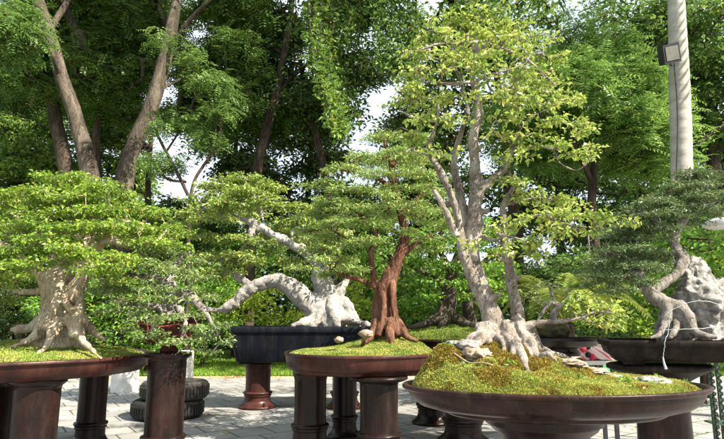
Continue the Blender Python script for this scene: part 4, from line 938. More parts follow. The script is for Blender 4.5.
padsR = [(686, 192, 30, 9, .25), (690, 206, 30, 8, .3), (676, 200, 26, 8, .25), (702, 214, 24, 8, .3), (694, 222, 22, 7, .35), (640, 230, 34, 9, .3), (650, 255, 28, 9, .3), (608, 270, 24, 8, .2), (690, 200, 26, 7, .1), (712, 190, 26, 7, .15), (668, 196, 22, 7, .1), (700, 182, 26, 8, .2, .2), (672, 218, 26, 6, .1), (700, 174, 24, 8, 0), (716, 182, 24, 8, .05), (690, 186, 24, 7, -.1), (730, 196, 20, 8, .05), (705, 196, 26, 6, -.15), (655, 204, 28, 7, -.05), (680, 208, 24, 7, -.1), (636, 212, 22, 6, 0), (715, 210, 20, 6, -.1),
         (660, 216, 30, 6, -.15), (638, 226, 24, 6, -.1), (664, 230, 22, 5, -.15), (620, 236, 24, 6, 0), (645, 240, 24, 6, -.1), (604, 248, 18, 6, 0), (628, 250, 28, 6, -.15), (655, 252, 18, 5, -.1), (608, 262, 24, 6, -.1), (635, 266, 24, 6, -.2),
         (655, 270, 16, 5, -.1), (615, 276, 26, 6, -.15), (640, 282, 18, 5, -.2), (600, 284, 16, 5, -.1), (622, 290, 18, 4, -.2), (650, 225, 30, 8, .3, .25), (625, 260, 30, 10, .3, .25), (728, 178, 14, 7, 0)]
tips = pads_px(YK, padsR, 520)
mb = MB(); draw_twigs(mb, grow(np.vstack(skR[:5]), tips, .0017)); link_mesh(join_twigs(trunk_me, mb), 'trunk', M['bark_r'], tR)
mb = MB(); leaf_clusters(mb, tips, 34, .045, .024, .008, up=.7, flat=.55, fold=.1, droop=.05); mb.build('crown', M['lf_r'], tR, smooth=False)
# pale straps tied round rock and trunk
tg = thing('tie_strap', 'pale plastic strap looped round the craggy rock and hanging over the pot rim', 'strap', at(668, 335, 3.98))
mb = MB()
for pts in ([(664, 316, 4.0), (676, 308, 3.98), (690, 302, 3.96), (704, 301, 3.96), (718, 304, 4.0), (732, 310, 4.05)], [(664, 330, 3.98), (690, 329, 3.95), (715, 327, 3.95), (735, 325, 4.0)], [(671, 312, 3.98), (669, 324, 3.97), (668, 334, 3.96)]):
    P = spline([at(*p) for p in pts], 6); tube(mb, P + rng.normal(size=P.shape) * .0016, .0019, 6)
mb.build('loop', M['strap'], tg)
mb = MB(); P = spline([at(*p) for p in [(668, 334, 3.93), (665, 341, 3.915), (664, 352, 3.915), (663, 360, 3.92)]], 6); tube(mb, P + rng.normal(size=P.shape) * .0016, .0019, 6)
P = spline([at(*p) for p in [(663, 357, 3.915), (664, 363, 3.91), (666, 369, 3.91)]], 4); tube(mb, P, np.linspace(.004, .010, len(P)), 6)
mb.build('tail', M['strap'], tg)

# ================================================================== small things behind the foreground tray
# cream striped cloth bundle with red and black pompoms on a low table
YQ = 5.9
tq = thing('low_table', 'plain small grey table under the striped cloth behind the foreground tray', 'table', (at(585, 360, YQ)[0], YQ, 0))
xq = at(585, 360, YQ)[0]; zt = CAM_H - 38 * m_per_px(YQ)
mb = MB(); box(mb, (xq, YQ, zt - .02), (.5, .36, .04)); mb.build('tabletop', M['concrete'], tq, smooth=False)
for sx in (-1, 1):
    for sy in (-1, 1):
        mb = MB(); box(mb, (xq + sx * .21, YQ + sy * .14, (zt - .041) / 2 + .004), (.035, .035, zt - .049)); mb.build('leg', M['metal_black'], tq, smooth=False)
def cloth_mat():
    m, n, l, b = new_mat('cream_cloth_red_stripes'); tc = n.new('ShaderNodeTexCoord')
    w = n.new('ShaderNodeTexWave'); w.inputs['Scale'].default_value = 5.0; w.inputs['Distortion'].default_value = 1.2; w.bands_direction = 'DIAGONAL'
    l.new(tc.outputs['Object'], w.inputs['Vector'])
    r = ramp(n, l, w.outputs[0], [(0, (.62, .5, .44)), (.84, (.62, .5, .44)), (.93, (.55, .09, .10))]); l.new(r.outputs[0], b.inputs['Base Color']); b.inputs['Roughness'].default_value = .9
    return m
tcloth = thing('cloth_bundle', 'cream cloth bundle with red stripes and two red and black pompoms behind the foreground tray', 'cloth', (xq, YQ, zt))
nx, ny = 50, 36; gx_, gy_ = np.meshgrid(np.linspace(-1, 1, nx), np.linspace(-1, 1, ny))
p = np.stack([gx_, gy_, gx_ * 0], -1).reshape(-1, 3)
hh = (np.clip(1 - gx_ ** 4, 0, 1) ** .5 * np.clip(1 - gy_ ** 4, 0, 1) ** .5) * (.13 + .05 * np.clip(.4 - gx_, 0, 1.2)) + (fbm(p, 3, 4, 3).reshape(gx_.shape) - .5) * .05 + .03 * np.abs(np.sin(gx_ * 5 + gy_ * 2)) * .6
V = np.stack([xq - .01 + gx_ * .29, YQ + gy_ * .17, zt + .004 + np.maximum(hh, 0)], -1).reshape(-1, 3)
i = np.arange(ny - 1)[:, None] * nx; j = np.arange(nx - 1)[None]
mb = MB(); mb.add(V, np.stack([i + j, i + j + 1, i + nx + j + 1, i + nx + j], -1).reshape(-1, 4)); mb.build('cloth', cloth_mat(), tcloth)
M['pom_red'] = rough_mat('crimson_wool', [(.3, (.5, .02, .06)), (.7, (.7, .05, .10))], 30, rough=.9, bump=.6)
M['pom_black'] = rough_mat('black_wool', [(.3, (.015, .012, .012)), (.7, (.04, .03, .03))], 30, rough=.9, bump=.6)
for (a, b_, nm, mm, w) in ((583, 349, 'pompom', 'pom_red', 7), (588, 347, 'pompom', 'pom_black', 5), (592, 357, 'pompom', 'pom_red', 7), (588, 355, 'pompom', 'pom_black', 6)):
    stone(nm, None, a, b_, YQ - .16, w, w, M[mm], a, parent=tcloth, amp=.15, sub=2)
# painted sign board, green, blue and red panels
YS = 7.5; xs = at(622, 362, YS)[0]; zs = CAM_H - 42 * m_per_px(YS)
tsg = thing('sign_board', 'low sign board with green, blue and red panels and white lettering below the rock pot', 'sign', (xs, YS, 0))
def panel(px0, px1, py0, py1, mat, nm):
    a = at(px0, py0, YS); b_ = at(px1, py1, YS); mb = MB()
    box(mb, ((a[0] + b_[0]) / 2, YS, (a[2] + b_[2]) / 2), (b_[0] - a[0] - .004, .03, a[2] - b_[2])); o_ = mb.build(nm, M[mat], tsg, smooth=False); return o_
gp_ = panel(600, 617, 352, 385, 'sign_green', 'green_panel'); bp_ = panel(617, 634, 352, 385, 'sign_blue', 'blue_panel'); rp_ = panel(634, 643, 352, 385, 'sign_red', 'red_panel')
mb = MB()
def stroke(pts, w=.009):
    P = np.array([at(a, b_, YS - .022) for a, b_ in pts]); tube(mb, P, w, 5)
stroke([(620, 360), (624, 360), (624, 363), (620.5, 363), (620.5, 366), (624.5, 366)]); stroke([(620, 368), (624.5, 368)]); stroke([(620.2, 370.5), (624, 371), (624.5, 374), (620.5, 374)])
stroke([(627, 364), (630, 363), (631.5, 366), (628, 368), (627.5, 371), (631.5, 372)]); o_ = mb.build('lettering', M['white_plastic'], None); o_.parent = bp_
mb = MB(); stroke([(608, 358), (611, 357), (611, 361), (608, 362), (611, 365)]); o_ = mb.build('lettering', M['white_plastic'], None); o_.parent = gp_
mb = MB(); stroke([(636, 364), (640, 364), (640, 368), (636, 369)]); o_ = mb.build('lettering', M['white_plastic'], None); o_.parent = rp_
for sx in (-.28, .26):
    m2 = MB(); box(m2, (xs + sx, YS + .03, .3), (.04, .03, .6)); m2.build('post', M['metal_green'], tsg, smooth=False)

# dark green metal rack at the right edge, and low fence behind the left pillars
tr = thing('metal_rack', 'dark green perforated metal rack at the right edge below the rock pot', 'rack', (at(716, 400, 5.6)[0], 5.6, 0))
for k, px in enumerate((712, 719, 733)):
    X = at(px, 400, 5.6)[0]; mb = MB(); box(mb, (X, 5.6 + .1 * k, .48), (.028, .028, .945)); mb.build('upright', M['metal_green'], tr, smooth=False)
for px in (712, 719):
    X = at(px, 400, 5.6)[0]; z_ = np.linspace(.08, .92, 60); mb = MB()
    tube(mb, np.stack([X + .016 + .012 * np.sign(np.sin(np.arange(60) * 1.5)), np.full(60, 5.58), z_], -1), .008, 6); mb.build('slotted_edge', M['metal_black'], tr)
mb = MB(); box(mb, (at(722, 400, 5.6)[0] + .05, 5.66, .24), (.30, .2, .012)); mb.build('shelf', M['metal_green'], tr, smooth=False)
tf = thing('garden_fence', 'low green rod fence on the lawn behind the left tray pillars', 'fence', (at(74, 380, 10.8)[0], 10.8, 0))
for px in (60, 68, 76, 84):
    mb = MB(); X = at(px, 380, 12.9)[0]; tube(mb, [(X, 12.9, 0), (X, 12.9, .62)], .018, 8); mb.build('rod', M['metal_green'], tf)
for z in (.12, .55):
    mb = MB(); tube(mb, [(at(55, 380, 12.9)[0], 12.9, z), (at(89, 380, 12.9)[0], 12.9, z)], .014, 8); mb.build('rail', M['metal_green'], tf)

# ================================================================== background: lamps, palm, trees
# palm trunk with floodlight
YPm = 10.5
tp = thing('palm_tree', 'tall straight pale ringed palm trunk with a floodlight strapped on it', 'palm tree', (at(686, 388, YPm)[0], YPm, 0))
sP = skel_px(YPm, [(684.5, 385, 0, 25), (683.5, 300, 0, 22), (682, 180, 0, 21), (680, 100, 0, 20.5), (677.5, 30, 0, 18), (675, -30, 0, 16.5), (672, -120, 0, 14)], 22)
zz = np.arange(len(sP)); rad = sP[:, 3] * (1 + .018 * np.sin(zz * 1.9))
mb = MB(); P4 = spline(np.column_stack([sP[:, :3], rad]), 3); tube(mb, P4[:, :3], P4[:, 3], 28, rough=.03, freq=3); mb.build('trunk', M['palm'], tp)
top = P4[-1, :3]
mb = MB()
def palm_frond(mb, base, az, L, rise, n=34, LL=.5, LW=.035, sag=1.0, tw=.03):
    t = np.linspace(0, 1, n); d = np.array((math.cos(az), math.sin(az), 0))
    P = base + d * (L * t * (1 - .15 * t))[:, None] + np.array((0, 0, 1.)) * (rise * t - sag * t * t)[:, None]
    tube(mb, P, np.linspace(tw, tw * .2, n), 5, cap=False)
    T = np.gradient(P, axis=0); T /= np.linalg.norm(T, axis=1, keepdims=True); S = np.cross(T, (0, 0, 1.)); S /= np.linalg.norm(S, axis=1, keepdims=True); N = np.cross(S, T)
    q = t > .12
    for sg in (-1, 1):
        D = S[q] * sg + T[q] * .6 + N[q] * .25 + unit(q.sum()) * .08
        leaves(mb, P[q], N[q] + S[q] * sg * -.4, D, LL * (1 - .6 * np.abs(t[q] - .4)), LW, .1, .25)
for k in range(16):
    m2 = MB(); palm_frond(m2, top, k * .95, 3.2, 1.6 + (k % 3) * .8, sag=2.6 + (k % 4) * .4, LL=.7, LW=.06); m2.build('frond', M['lf_mid'], tp, smooth=False)
m2 = MB(); P = np.array([at(*q) for q in [(674, 62, YPm - .19), (677, 100, YPm - .195), (677.5, 140, YPm - .2), (675, 200, YPm - .21)]]); tube(m2, spline(P, 8), .012, 6)
tag(m2.build('power_cable', M['metal_black']), 'thin dark cable running down the pale palm trunk', 'cable')
cF = at(669, 54, YPm - .42); tF = thing('floodlight', 'square black floodlight mounted on the pale palm trunk', 'floodlight', cF)
def rbox(mb, c, s, Rm):
    m = MB(); box(m, (0, 0, 0), s); v = m.v[0] @ np.array(Rm).T + np.array(c); mb.add(v, m.f[0])
Rm = np.array((Matrix.Rotation(R(16), 3, 'Z') @ Matrix.Rotation(R(14), 3, 'X') @ Matrix.Rotation(R(-17), 3, 'Y')))
mb = MB(); rbox(mb, cF, (.38, .15, .36), Rm); hous = mb.build('housing', M['metal_black'], tF, smooth=False)
cc = cF + Rm @ np.array((0.0, -.079, 0.0)); mb = MB(); rbox(mb, cc, (.29, .012, .26), Rm); mb.build('glass', M['lamp_glass'], tF, smooth=False)
cc = cF + Rm @ np.array((0, .09, 0)); mb = MB()
for q in range(-3, 4): rbox(mb, cc + Rm @ np.array((q * .04, .0, 0)), (.012, .05, .22), Rm)
o_ = mb.build('fins', M['metal_black'], None, smooth=False); o_.parent = hous
mb = MB(); tube(mb, [cF + (0.02, .05, -.14), cF + (.1, .14, -.17), cF + (.2, .28, -.1)], .016, 6); mb.build('bracket', M['metal_black'], tF)

# white lamp shade at the right edge, on a thin post
YW = 5.2; cW = at(722, 224, YW); tw_ = thing('garden_lamp', 'white oval lamp shade on a thin post at the right edge', 'lamp', (cW[0], YW, 0))
mb = MB(); lathe(mb, [(0, .056), (.07, .052), (.135, .034), (.165, .004), (.16, -.016), (.12, -.036), (.05, -.048), (0, -.049)], cW, 48); mb.build('lamp_shade', M['white_plastic'], tw_)
mb = MB(); tube(mb, [(cW[0] + .08, YW + .02, 0.004), (cW[0] + .08, YW + .02, cW[2] - .06)], .02, 10); mb.build('post', M['concrete'], tw_)
# pale thin pole between the trees
YO = 11; cO = at(588, 233, YO); mb = MB(); tube(mb, [(cO[0], YO, 0), (cO[0], YO, cO[2])], .016, 10); tag(mb.build('thin_pole', M['bark_r']), 'thin pale pole standing in front of the dark trees right of centre', 'pole')

# ---- volumes of clumps for big trees
def vol_tips(ells, n, thr=.45, freq=.6, seed=0, shell=.0, padr=.62):
    """layered clumps: flattened domes of twig tips scattered through the crown's volume"""
    out = []
    vols = np.array([e[3] * e[4] * e[5] for e in ells]) ** .72; cnt = (vols / vols.sum() * n)
    for e, c_ in zip(ells, cnt):
        per_pad = 13; m = max(3, int(c_ / per_pad))
        u = unit(m) * ((.12 + .88 * rng.random((m, 1))) ** .42)
        p = u * np.array(e[3:6]) + np.array(e[:3])
        for q in p:
            a = padr * (.6 + .8 * rng.random()); k = max(4, int(per_pad * (a / padr) ** 2))
            uu = rng.random(k) ** .5; th = rng.random(k) * 6.2832
            z = np.sqrt(np.clip(1 - uu * uu, 0, 1)) * a * .42 - .18 * a * uu + rng.normal(size=k) * .05
            out.append(np.stack([q[0] + np.cos(th) * uu * a, q[1] + np.sin(th) * uu * a * .9, q[2] + z], -1))
    return np.vstack(out)
def ell(px, py, Y, rx, ry, rd):
    c = at(px, py, Y); s = m_per_px(Y); return (c[0], c[1], c[2], rx * s, rd, ry * s)
def big_tree(name, label, Y, trunks, ells, ntips, leaf, bark, per=10, style='frond', size=1.0, thr=.45, seed=0, group='trees behind the bonsai', cat='tree', r0=.012, freq=.6, sides=16, extra=None, hang=.35, ws=.78, padr=.62):
    b0 = at(trunks[0][0][0], trunks[0][0][1], Y + trunks[0][0][2])
    t = thing(name, label, cat, (b0[0], b0[1], 0), group)
    mb = MB(); sk = []
    for k, b_ in enumerate(trunks):
        s_ = skel_px(Y, b_, 8, ws); sk.append(s_); tube(mb, s_[:, :3], s_[:, 3], sides, rough=.2, freq=2.6, seed=k + seed, lobes=.06)
    sk = np.vstack(sk)
    tips = vol_tips(ells, ntips, thr, freq, seed, padr=padr)
    for P, rr in grow(sk, tips, r0, jit=.18, mid=2): 
        Q = spline(np.column_stack([P, rr]), 2); tube(mb, Q[:, :3], Q[:, 3], 5, cap=False)
    mb.build('trunk', M[bark], t)
    mb = MB()
    if style == 'frond': fronds(mb, tips, per, .30 * size, .34 * size, .125 * size, .045 * size, 5, hang)
    elif style == 'pinnate': fronds(mb, tips, per, .30 * size, .42 * size, .10 * size, .030 * size, 8, hang)
    else: leaf_clusters(mb, tips, per, .32 * size, .11 * size, .055 * size, up=.8, flat=.6, droop=.25)
    mb.build('crown', M[leaf], t, smooth=False)
    return t
G = 369
# left tall trees
big_tree('shade_tree', 'large shade tree whose thick trunk leans left at the upper left', 14,
    [[(98, 372, 0, 32), (96, 260, 0, 27), (90, 178, 0, 23), (76, 120, 0, 20), (62, 80, 0, 18), (48, 30, 0, 16), (34, -10, 0, 14), (10, -80, 0, 10), (-20, -150, 0, 6)],
     [(62, 80, 0, 9), (50, 50, -.5, 7), (20, 10, -1, 5), (-10, -20, -1, 3)], [(50, 30, 0, 9), (80, -20, .5, 8), (110, -80, .5, 5)]],
    [ell(0, 30, 12.5, 28, 30, .7), ell(90, 10, 16.5, 90, 45, 1.5), ell(100, 70, 17, 50, 40, 1.2), ell(20, -60, 15, 100, 24, 1.4), ell(10, 60, 16, 30, 26, 1)],
    1300, 'lf_mid', 'bark_bg', per=9, style='pinnate', seed=1, hang=.35, size=1.3)
big_tree('shade_tree', 'shade tree with a pale trunk leaning right between the two left bonsai crowns', 14.5,
    [[(119, 372, 0, 30), (121, 260, 0, 27), (123, 190, 0, 25), (132, 150, 0, 22), (150, 108, 0, 20), (164, 62, 0, 18), (173, 20, 0, 16), (185, -40, 0, 12), (200, -120, 0, 7)],
     [(168, 50, 0, 8), (190, 20, -.5, 6), (220, -10, -1, 4)], [(150, 108, 0, 7), (160, 90, .8, 5), (190, 75, 1.5, 3)]],
    [ell(120, 20, 17, 60, 40, 1.3), ell(240, 30, 17, 50, 45, 1.2), ell(225, 75, 16.5, 50, 35, 1.2), ell(130, 90, 17.5, 50, 40, 1.0),  ell(190, -60, 15, 100, 24, 1.4), ell(225, 110, 16.5, 55, 38, 1.2)],
    1500, 'lf_mid', 'bark_bg', per=9, style='frond', seed=2, size=1.25)
big_tree('shade_tree', 'slender dark trunked shade tree with a heavy dark crown left of centre', 16,
    [[(248, 372, 0, 14), (250, 260, 0, 14), (257, 172, 0, 13), (266, 132, 0, 12), (276, 95, 0, 11), (285, 50, 0, 10), (292, 0, 0, 8), (296, -60, 0, 5)], [(276, 95, 0, 6), (300, 70, .5, 5), (330, 50, .5, 3)],
     [(330, 372, 1, 12), (334, 260, 1, 12), (326, 180, 1, 11), (310, 110, 1, 8), (300, 60, 1, 5)]],
    [ell(300, 10, 17, 75, 50, 1.6), ell(320, 90, 17, 50, 45, 1.5), ell(270, 90, 17, 60, 40, 1.3), ell(300, -50, 15.5, 100, 26, 1.6), ell(295, 170, 18, 62, 48, 1.4), ell(360, 40, 16, 40, 60, 1.5), ell(330, 205, 18, 50, 30, 1)],
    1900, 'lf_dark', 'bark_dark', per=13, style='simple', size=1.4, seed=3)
big_tree('shade_tree', 'dim dark trunk standing just left of the leaning trunk at upper left', 16.5,
    [[(80, 372, 0, 22), (74, 240, 0, 21), (66, 172, 0, 19), (56, 120, 0, 17), (50, 85, 0, 14), (46, 30, 0, 9)], [(96, 372, 1, 12), (98, 200, 1, 12), (96, 140, 1, 11), (102, 112, 1, 9), (118, 70, 1, 5)]],
    [ell(60, 60, 17, 60, 35, 1.5), ell(110, 50, 17, 55, 40, 1.5), ell(50, 110, 18, 45, 22, 1)], 330, 'lf_dark', 'bark_dark', per=14, style='frond', seed=4)
# the small open tree with bare curved stems
big_tree('young_tree', 'young tree with bare curved brown stems against the white sky between the left crowns', 13,
    [[(186, 372, 0, 7), (188, 250, 0, 6.5), (192, 190, 0, 5.5), (204, 165, 0, 5.5), (217, 148, 0, 5), (221, 122, 0, 4), (214, 100, .1, 3.2), (209, 80, .2, 2)],
     [(188, 195, 0, 6), (174, 166, 0, 5.5), (160, 140, 0, 5), (152, 118, 0, 4), (150, 100, 0, 3)], [(166, 152, 0, 4), (180, 130, .1, 3.6), (192, 105, .1, 3.4), (196, 80, .1, 3), (184, 55, .1, 2)], [(186, 182, 0, 5), (166, 178, 0, 4.5), (150, 158, 0, 4), (142, 140, 0, 3)],
     [(206, 162, 0, 3), (216, 128, 0, 2.5), (205, 110, -.1, 2)]],
    [ell(190, 50, 13, 34, 16, .6), ell(212, 84, 13, 16, 10, .3), ell(165, 120, 13, 22, 14, .4), ell(205, 140, 13, 24, 14, .4), ell(175, 165, 13, 22, 10, .4), ell(225, 110, 13, 12, 16, .3)], 150, 'lf_mid', 'bark_dark', per=4, style='frond', size=.75, seed=5, sides=8, r0=.004, ws=.6, padr=.35)
# distant pale tree on the far left
big_tree('distant_tree', 'light yellow green tree glowing beyond the leaning trunk at the left edge', 21,
    [[(20, 358, 0, 10), (22, 250, 0, 9), (25, 170, 0, 7), (20, 120, 0, 4)]],
    [ell(15, 120, 21, 50, 40, 2), ell(0, 170, 21, 50, 40, 2), ell(50, 175, 21, 40, 40, 1.5), ell(110, 175, 22, 40, 35, 1.2), ell(105, 130, 22, 30, 30, 1.2), ell(30, 225, 20, 70, 30, 1.2)], 1500, 'lf_far', 'bark_bg', per=22, style='simple', size=1.5, seed=6)
# right trees
big_tree('feathery_tree', 'light green feathery tree right of the tall bonsai crown', 12.5,
    [[(600, 376, 0, 14), (598, 280, 0, 13), (592, 200, 0, 11), (600, 130, 0, 9), (612, 70, 0, 6), (615, 20, 0, 4)], [(595, 190, 0, 8), (570, 130, -.3, 6), (550, 80, -.3, 4)], [(600, 150, 0, 7), (640, 110, 0, 5), (670, 60, 0, 3)]],
    [ell(565, 95, 12, 45, 32, 1.1), ell(610, 60, 12.2, 50, 32, 1.3), ell(590, 140, 12.8, 45, 28, 1.1), ell(640, 110, 12.5, 36, 40, 1.1), ell(530, 140, 13.5, 40, 35, 1.0), ell(650, 165, 13.2, 30, 28, .9)],
    950, 'lf_fresh', 'bark_dark', per=9, style='pinnate', seed=7, size=1.15, hang=.0)
big_tree('shade_tree', 'broad green tree filling the upper right corner behind the palm trunk', 15.5,
    [[(700, 372, 0, 20), (704, 260, 0, 19), (715, 170, 0, 16), (700, 110, 0, 12), (690, 50, 0, 8), (690, 0, 0, 5)], [(712, 165, 0, 10), (735, 110, 0, 8), (750, 60, 0, 5)], [(760, 118, -1, 9), (724, 126, -1, 7), (700, 142, -1, 5), (680, 158, -1, 3)]],
    [ell(690, 50, 15, 55, 50, 2.0), ell(640, 30, 16, 55, 45, 2), ell(730, 110, 15, 45, 50, 2), ell(680, 120, 16, 50, 35, 1.5), ell(700, 170, 17, 40, 30, 1.2)],
    1400, 'lf_mid', 'bark_bg', per=16, style='simple', size=1.35, seed=8, thr=.46)
big_tree('shade_tree', 'shaded green tree behind the top of the tall bonsai', 16.5,
    [[(520, 370, 0, 16), (518, 260, 0, 15), (510, 180, 0, 13), (500, 100, 0, 10), (490, 30, 0, 7), (480, -30, 0, 5)], [(505, 130, 0, 8), (540, 80, 0, 6), (560, 30, 0, 4)]],
    [ell(480, 20, 16, 60, 45, 2), ell(430, 60, 16.5, 50, 55, 1.8), ell(520, 40, 17, 45, 40, 1.5), ell(450, 130, 17, 55, 45, 1.5), ell(540, 150, 18, 60, 50, 1.4), ell(600, 190, 18, 60, 40, 1.4), ell(400, -70, 14, 90, 40, 2.5), ell(500, 210, 18, 60, 40, 1.2)],
    1900, 'lf_mid', 'bark_dark', per=14, style='simple', size=1.4, seed=9)
# darker second row that closes the view under the crowns
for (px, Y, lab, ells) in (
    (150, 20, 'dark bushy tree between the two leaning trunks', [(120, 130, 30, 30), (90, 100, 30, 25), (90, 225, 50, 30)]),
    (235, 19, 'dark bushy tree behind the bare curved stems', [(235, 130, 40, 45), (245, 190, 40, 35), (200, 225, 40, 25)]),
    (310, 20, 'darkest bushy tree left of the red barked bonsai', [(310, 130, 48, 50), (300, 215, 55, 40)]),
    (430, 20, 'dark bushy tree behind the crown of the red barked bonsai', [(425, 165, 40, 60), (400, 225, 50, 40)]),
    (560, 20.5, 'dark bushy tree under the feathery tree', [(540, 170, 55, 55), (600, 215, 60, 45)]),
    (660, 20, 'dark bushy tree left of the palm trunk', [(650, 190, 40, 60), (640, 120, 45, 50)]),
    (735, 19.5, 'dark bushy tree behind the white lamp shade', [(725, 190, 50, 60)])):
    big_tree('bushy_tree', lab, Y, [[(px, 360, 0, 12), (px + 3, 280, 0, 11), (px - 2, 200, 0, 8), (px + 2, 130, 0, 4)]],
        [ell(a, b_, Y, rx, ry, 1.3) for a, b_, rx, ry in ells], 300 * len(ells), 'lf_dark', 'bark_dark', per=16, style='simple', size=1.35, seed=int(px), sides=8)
# hanging creeper
tv = thing('hanging_creeper', 'bright green creeper hanging in a long curtain left of the tall bonsai top', 'creeper', at(335, 130, 13))
mb = MB(); ml = MB()
for k in range(12):
    kx = k * .58; e_ = rng.random(); pts = [(308 + kx * 4, -30, 0, 2), (311 + kx * 4 + rng.normal() * 3, 25, 0, 1.6), (316 + kx * 3.6 + rng.normal() * 3, 55 + 18 * e_, 0, 1.2)] + ([(328 + kx * 3 + rng.normal() * 4, 88 + e_ * 28, 0, 1)] if e_ > .25 else []) + ([(336 + kx * 2.2, 118 + e_ * 16, 0, .8)] if e_ > .6 else [])
    s_ = skel_px(13 + .09 * k, pts, 9); tube(mb, s_[:, :3], s_[:, 3], 5); leaf_clusters(ml, s_[:, :3] + rng.normal(size=(len(s_), 3)) * .07, 10, .15, .12, .06, up=.2, flat=1.2, droop=.3)
for k in range(9):
    x0 = rng.uniform(285, 362); y1 = rng.uniform(20, 75); s_ = skel_px(13.6 + rng.random() * .8, [(x0, -30, 0, 1.5), (x0 + 3, y1 * .5, 0, 1.2), (x0 + rng.normal() * 5, y1, 0, .8)], 9); tube(mb, s_[:, :3], s_[:, 3], 5)
    leaf_clusters(ml, s_[:, :3] + rng.normal(size=(len(s_), 3)) * .08, 7, .17, .12, .06, up=.2, flat=1.2, droop=.3)
mb.build('stems', M['bark_dark'], tv); ml.build('foliage', M['lf_vine'], tv, smooth=False)
tv2 = thing('hanging_creeper', 'short lime creeper trailing at the top edge beside the tall bonsai crown', 'creeper', at(392, 60, 13.5))
mb = MB(); ml = MB()
for k in range(6):
    s_ = skel_px(13.5, [(372 + k * 9, -20, 0, 2), (376 + k * 8, 15, 0, 1.5), (380 + k * 7, 40 + rng.random() * 20, 0, 1), (384 + k * 6, 60 + rng.random() * 25, 0, .8)], 12); tube(mb, s_[:, :3], s_[:, 3], 5); leaf_clusters(ml, s_[:, :3], 12, .18, .12, .055, up=.2, flat=1.2, droop=.3)
mb.build('stems', M['bark_dark'], tv2); ml.build('foliage', M['lf_mid'], tv2, smooth=False)

# ---- shrubs between lawn and trees
def shrub(px, py, Y, rx, ry, rd, leaf, label, n=160, size=.8, seed=0, style='simple', per=26, name='shrub'):
    c = at(px, py, Y); 
    t = thing(name, label, 'shrub', (c[0], c[1], 0), 'shrubs beyond the lawn')
    s = m_per_px(Y); e = (c[0], c[1], c[2], rx * s, rd, ry * s)
    tips = vol_tips([e, (c[0], c[1], c[2] * .45, rx * s * .8, rd * .8, c[2] * .42)], n, .36, .9, seed)
    sk = np.array([(c[0] + math.sin(k * .4) * .05, c[1], c[2] * k / 8, .045 - .004 * k) for k in range(9)])
    mb = MB()
    tube(mb, sk[:, :3], sk[:, 3], 8, rough=.2)
    for P, rr in grow(sk, tips, .006, jit=.2, mid=1): tube(mb, P, rr, 4, cap=False)
    mb.build('stem', M['bark_dark'], t); mb = MB()
    if style == 'simple': leaf_clusters(mb, tips, per, .24 * size, .10 * size, .05 * size, up=.8, flat=.7, droop=.25)
    else: fronds(mb, tips, per, .2, .3 * size, .1 * size, .03 * size, 6, 0)
    mb.build('foliage', M[leaf], t, smooth=False); return t
sh = [(10, 270, 17, 50, 50, 1.2, 'lf_dark', 'dark shrub behind the left branches of the cream trunk'), (60, 300, 15.5, 40, 36, .9, 'lf_mid', 'green shrub seen through the branches of the cream trunk'),
      (115, 290, 16, 42, 42, 1, 'lf_d', 'fresh green shrub beyond the gap right of the cream trunk'), (165, 270, 17, 40, 60, 1, 'lf_mid', 'tall green shrub behind the clay pot bonsai'),
      (205, 300, 15, 40, 36, .9, 'lf_d', 'rounded green shrub behind the low white arching branch tip'), (270, 306, 15, 40, 22, .8, 'lf_bamboo', 'lime green shrub glowing under the white arching trunk'),
      (250, 250, 17.5, 45, 50, 1.1, 'lf_d', 'green shrub filling the gap above the white arch'), (310, 255, 17.5, 45, 45, 1.1, 'lf_mid', 'shrub behind the fork of the white trunk'),
      (352, 295, 15, 24, 26, .7, 'lf_bamboo', 'lime shrub between the white trunk and the red barked trunk'), (400, 260, 17, 45, 60, 1.2, 'lf_d', 'green shrub behind the red barked trunk'),
      (450, 300, 15, 50, 30, .9, 'lf_d', 'green shrub behind the twin trunked bonsai'), (520, 270, 17, 50, 40, 1.1, 'lf_mid', 'green shrub directly behind the tall bonsai stems'),
      (570, 262, 17, 45, 40, 1.1, 'lf_dark', 'dark shrub behind the palm fronds'), (615, 305, 13.5, 36, 34, .8, 'lf_bamboo', 'lime shrub left of the craggy rock'),
      (650, 300, 14.5, 36, 40, .9, 'lf_d', 'green shrub behind the craggy rock trunk'), (690, 260, 15, 40, 50, 1, 'lf_d', 'bright green shrub behind the top of the craggy rock'), (735, 290, 13.5, 40, 55, 1, 'lf_bamboo', 'bright shrub at the right edge behind the craggy rock')]
sh += [(112, 300, 12.9, 34, 34, .5, 'lf_mid', 'leafy shrub hiding the foot of the right leaning trunk'), (80, 305, 12.9, 24, 26, .5, 'lf_d', 'small leafy shrub just right of the cream trunk, on the lawn'), (150, 300, 13.2, 28, 30, .5, 'lf_d', 'leafy shrub on the lawn behind the clay pot'), (588, 285, 10.2, 24, 24, .5, 'lf_mid', 'low shrub round the foot of the thin pole')]
sh.append((692, 232, 9.2, 30, 26, .5, 'lf_mid', 'taller shrub standing before the palm trunk behind the needle bonsai crown'))
sh.append((690, 268, 8.6, 34, 30, .5, 'lf_d', 'bright leafy shrub hiding the foot of the palm trunk'))
sh.append((20, 240, 18.5, 50, 50, 1.2, 'lf_far', 'pale green shrub far behind the left edge crown'))
for k, (px, py, Y, rx, ry, rd, lf, lb) in enumerate(sh):
    shrub(px, py, Y, rx, ry, rd, lf, lb, n=int(60 + rx * ry * .07), seed=50 + k, size=1.0)
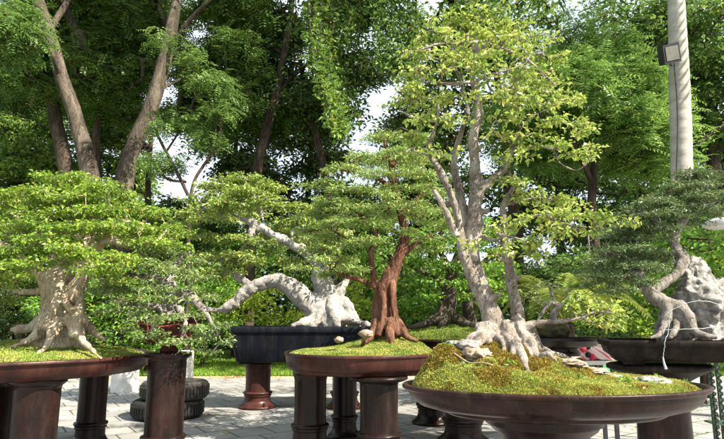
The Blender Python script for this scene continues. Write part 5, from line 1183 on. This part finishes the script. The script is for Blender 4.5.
# feathery palm plant
ty = thing('feather_palm', 'low feathery palm with arching olive fronds right of the tall bonsai', 'palm', (at(566, 380, 8.2)[0], 8.2, 0))
cb = np.array((at(566, 330, 8.2)[0], 8.2, 1.15))
mb = MB(); tube(mb, [(cb[0], cb[1], 0), cb], [.14, .11], 12, rough=.2); mb.build('trunk', M['bark_dark'], ty)
for k in range(26):
    m2 = MB(); palm_frond(m2, cb, k * 2.4, 1.0 + .3 * rng.random(), 1.3 + .5 * rng.random(), n=34, LL=.26, LW=.022, sag=.9 + .5 * rng.random(), tw=.012); m2.build('frond', M['lf_palm'], ty, smooth=False)
# far wood
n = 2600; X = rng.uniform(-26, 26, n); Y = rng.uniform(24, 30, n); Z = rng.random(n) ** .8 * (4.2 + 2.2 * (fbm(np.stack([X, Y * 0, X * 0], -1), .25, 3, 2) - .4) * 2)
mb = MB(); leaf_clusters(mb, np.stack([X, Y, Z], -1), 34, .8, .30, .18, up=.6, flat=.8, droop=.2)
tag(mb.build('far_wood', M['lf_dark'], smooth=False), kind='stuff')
print('tris', sum(len(m.polygons) for m in bpy.data.meshes))
# tree standing right of the frame whose crown dapples the paving
t = thing('shade_tree', 'tree just outside the right edge that dapples the paving with shade', 'tree', (8.2, 5.2, 0), 'trees behind the bonsai')
sk = spline([(8.2, 5.2, 0, .17), (8.1, 5.3, 2.5, .15), (7.7, 5.6, 4.5, .11), (6.9, 5.9, 6.4, .07), (6.3, 6.1, 7.6, .03)], 8)
tips = vol_tips([(6.4, 6.2, 7.6, 1.9, 1.8, .9), (6.4, 3.8, 5.4, 1.0, 1.2, .6), (8.6, 5.6, 6.8, 1.4, 1.6, 1.0)], 330, padr=.5)
mb = MB(); tube(mb, sk[:, :3], sk[:, 3], 12, rough=.15, freq=3)
for P, rr in grow(sk, tips, .008, jit=.15): tube(mb, P, rr, 5, cap=False)
mb.build('trunk', M['bark_bg'], t); mb = MB(); leaf_clusters(mb, tips, 12, .28, .11, .055, up=.8, flat=.6); mb.build('crown', M['lf_mid'], t, smooth=False)
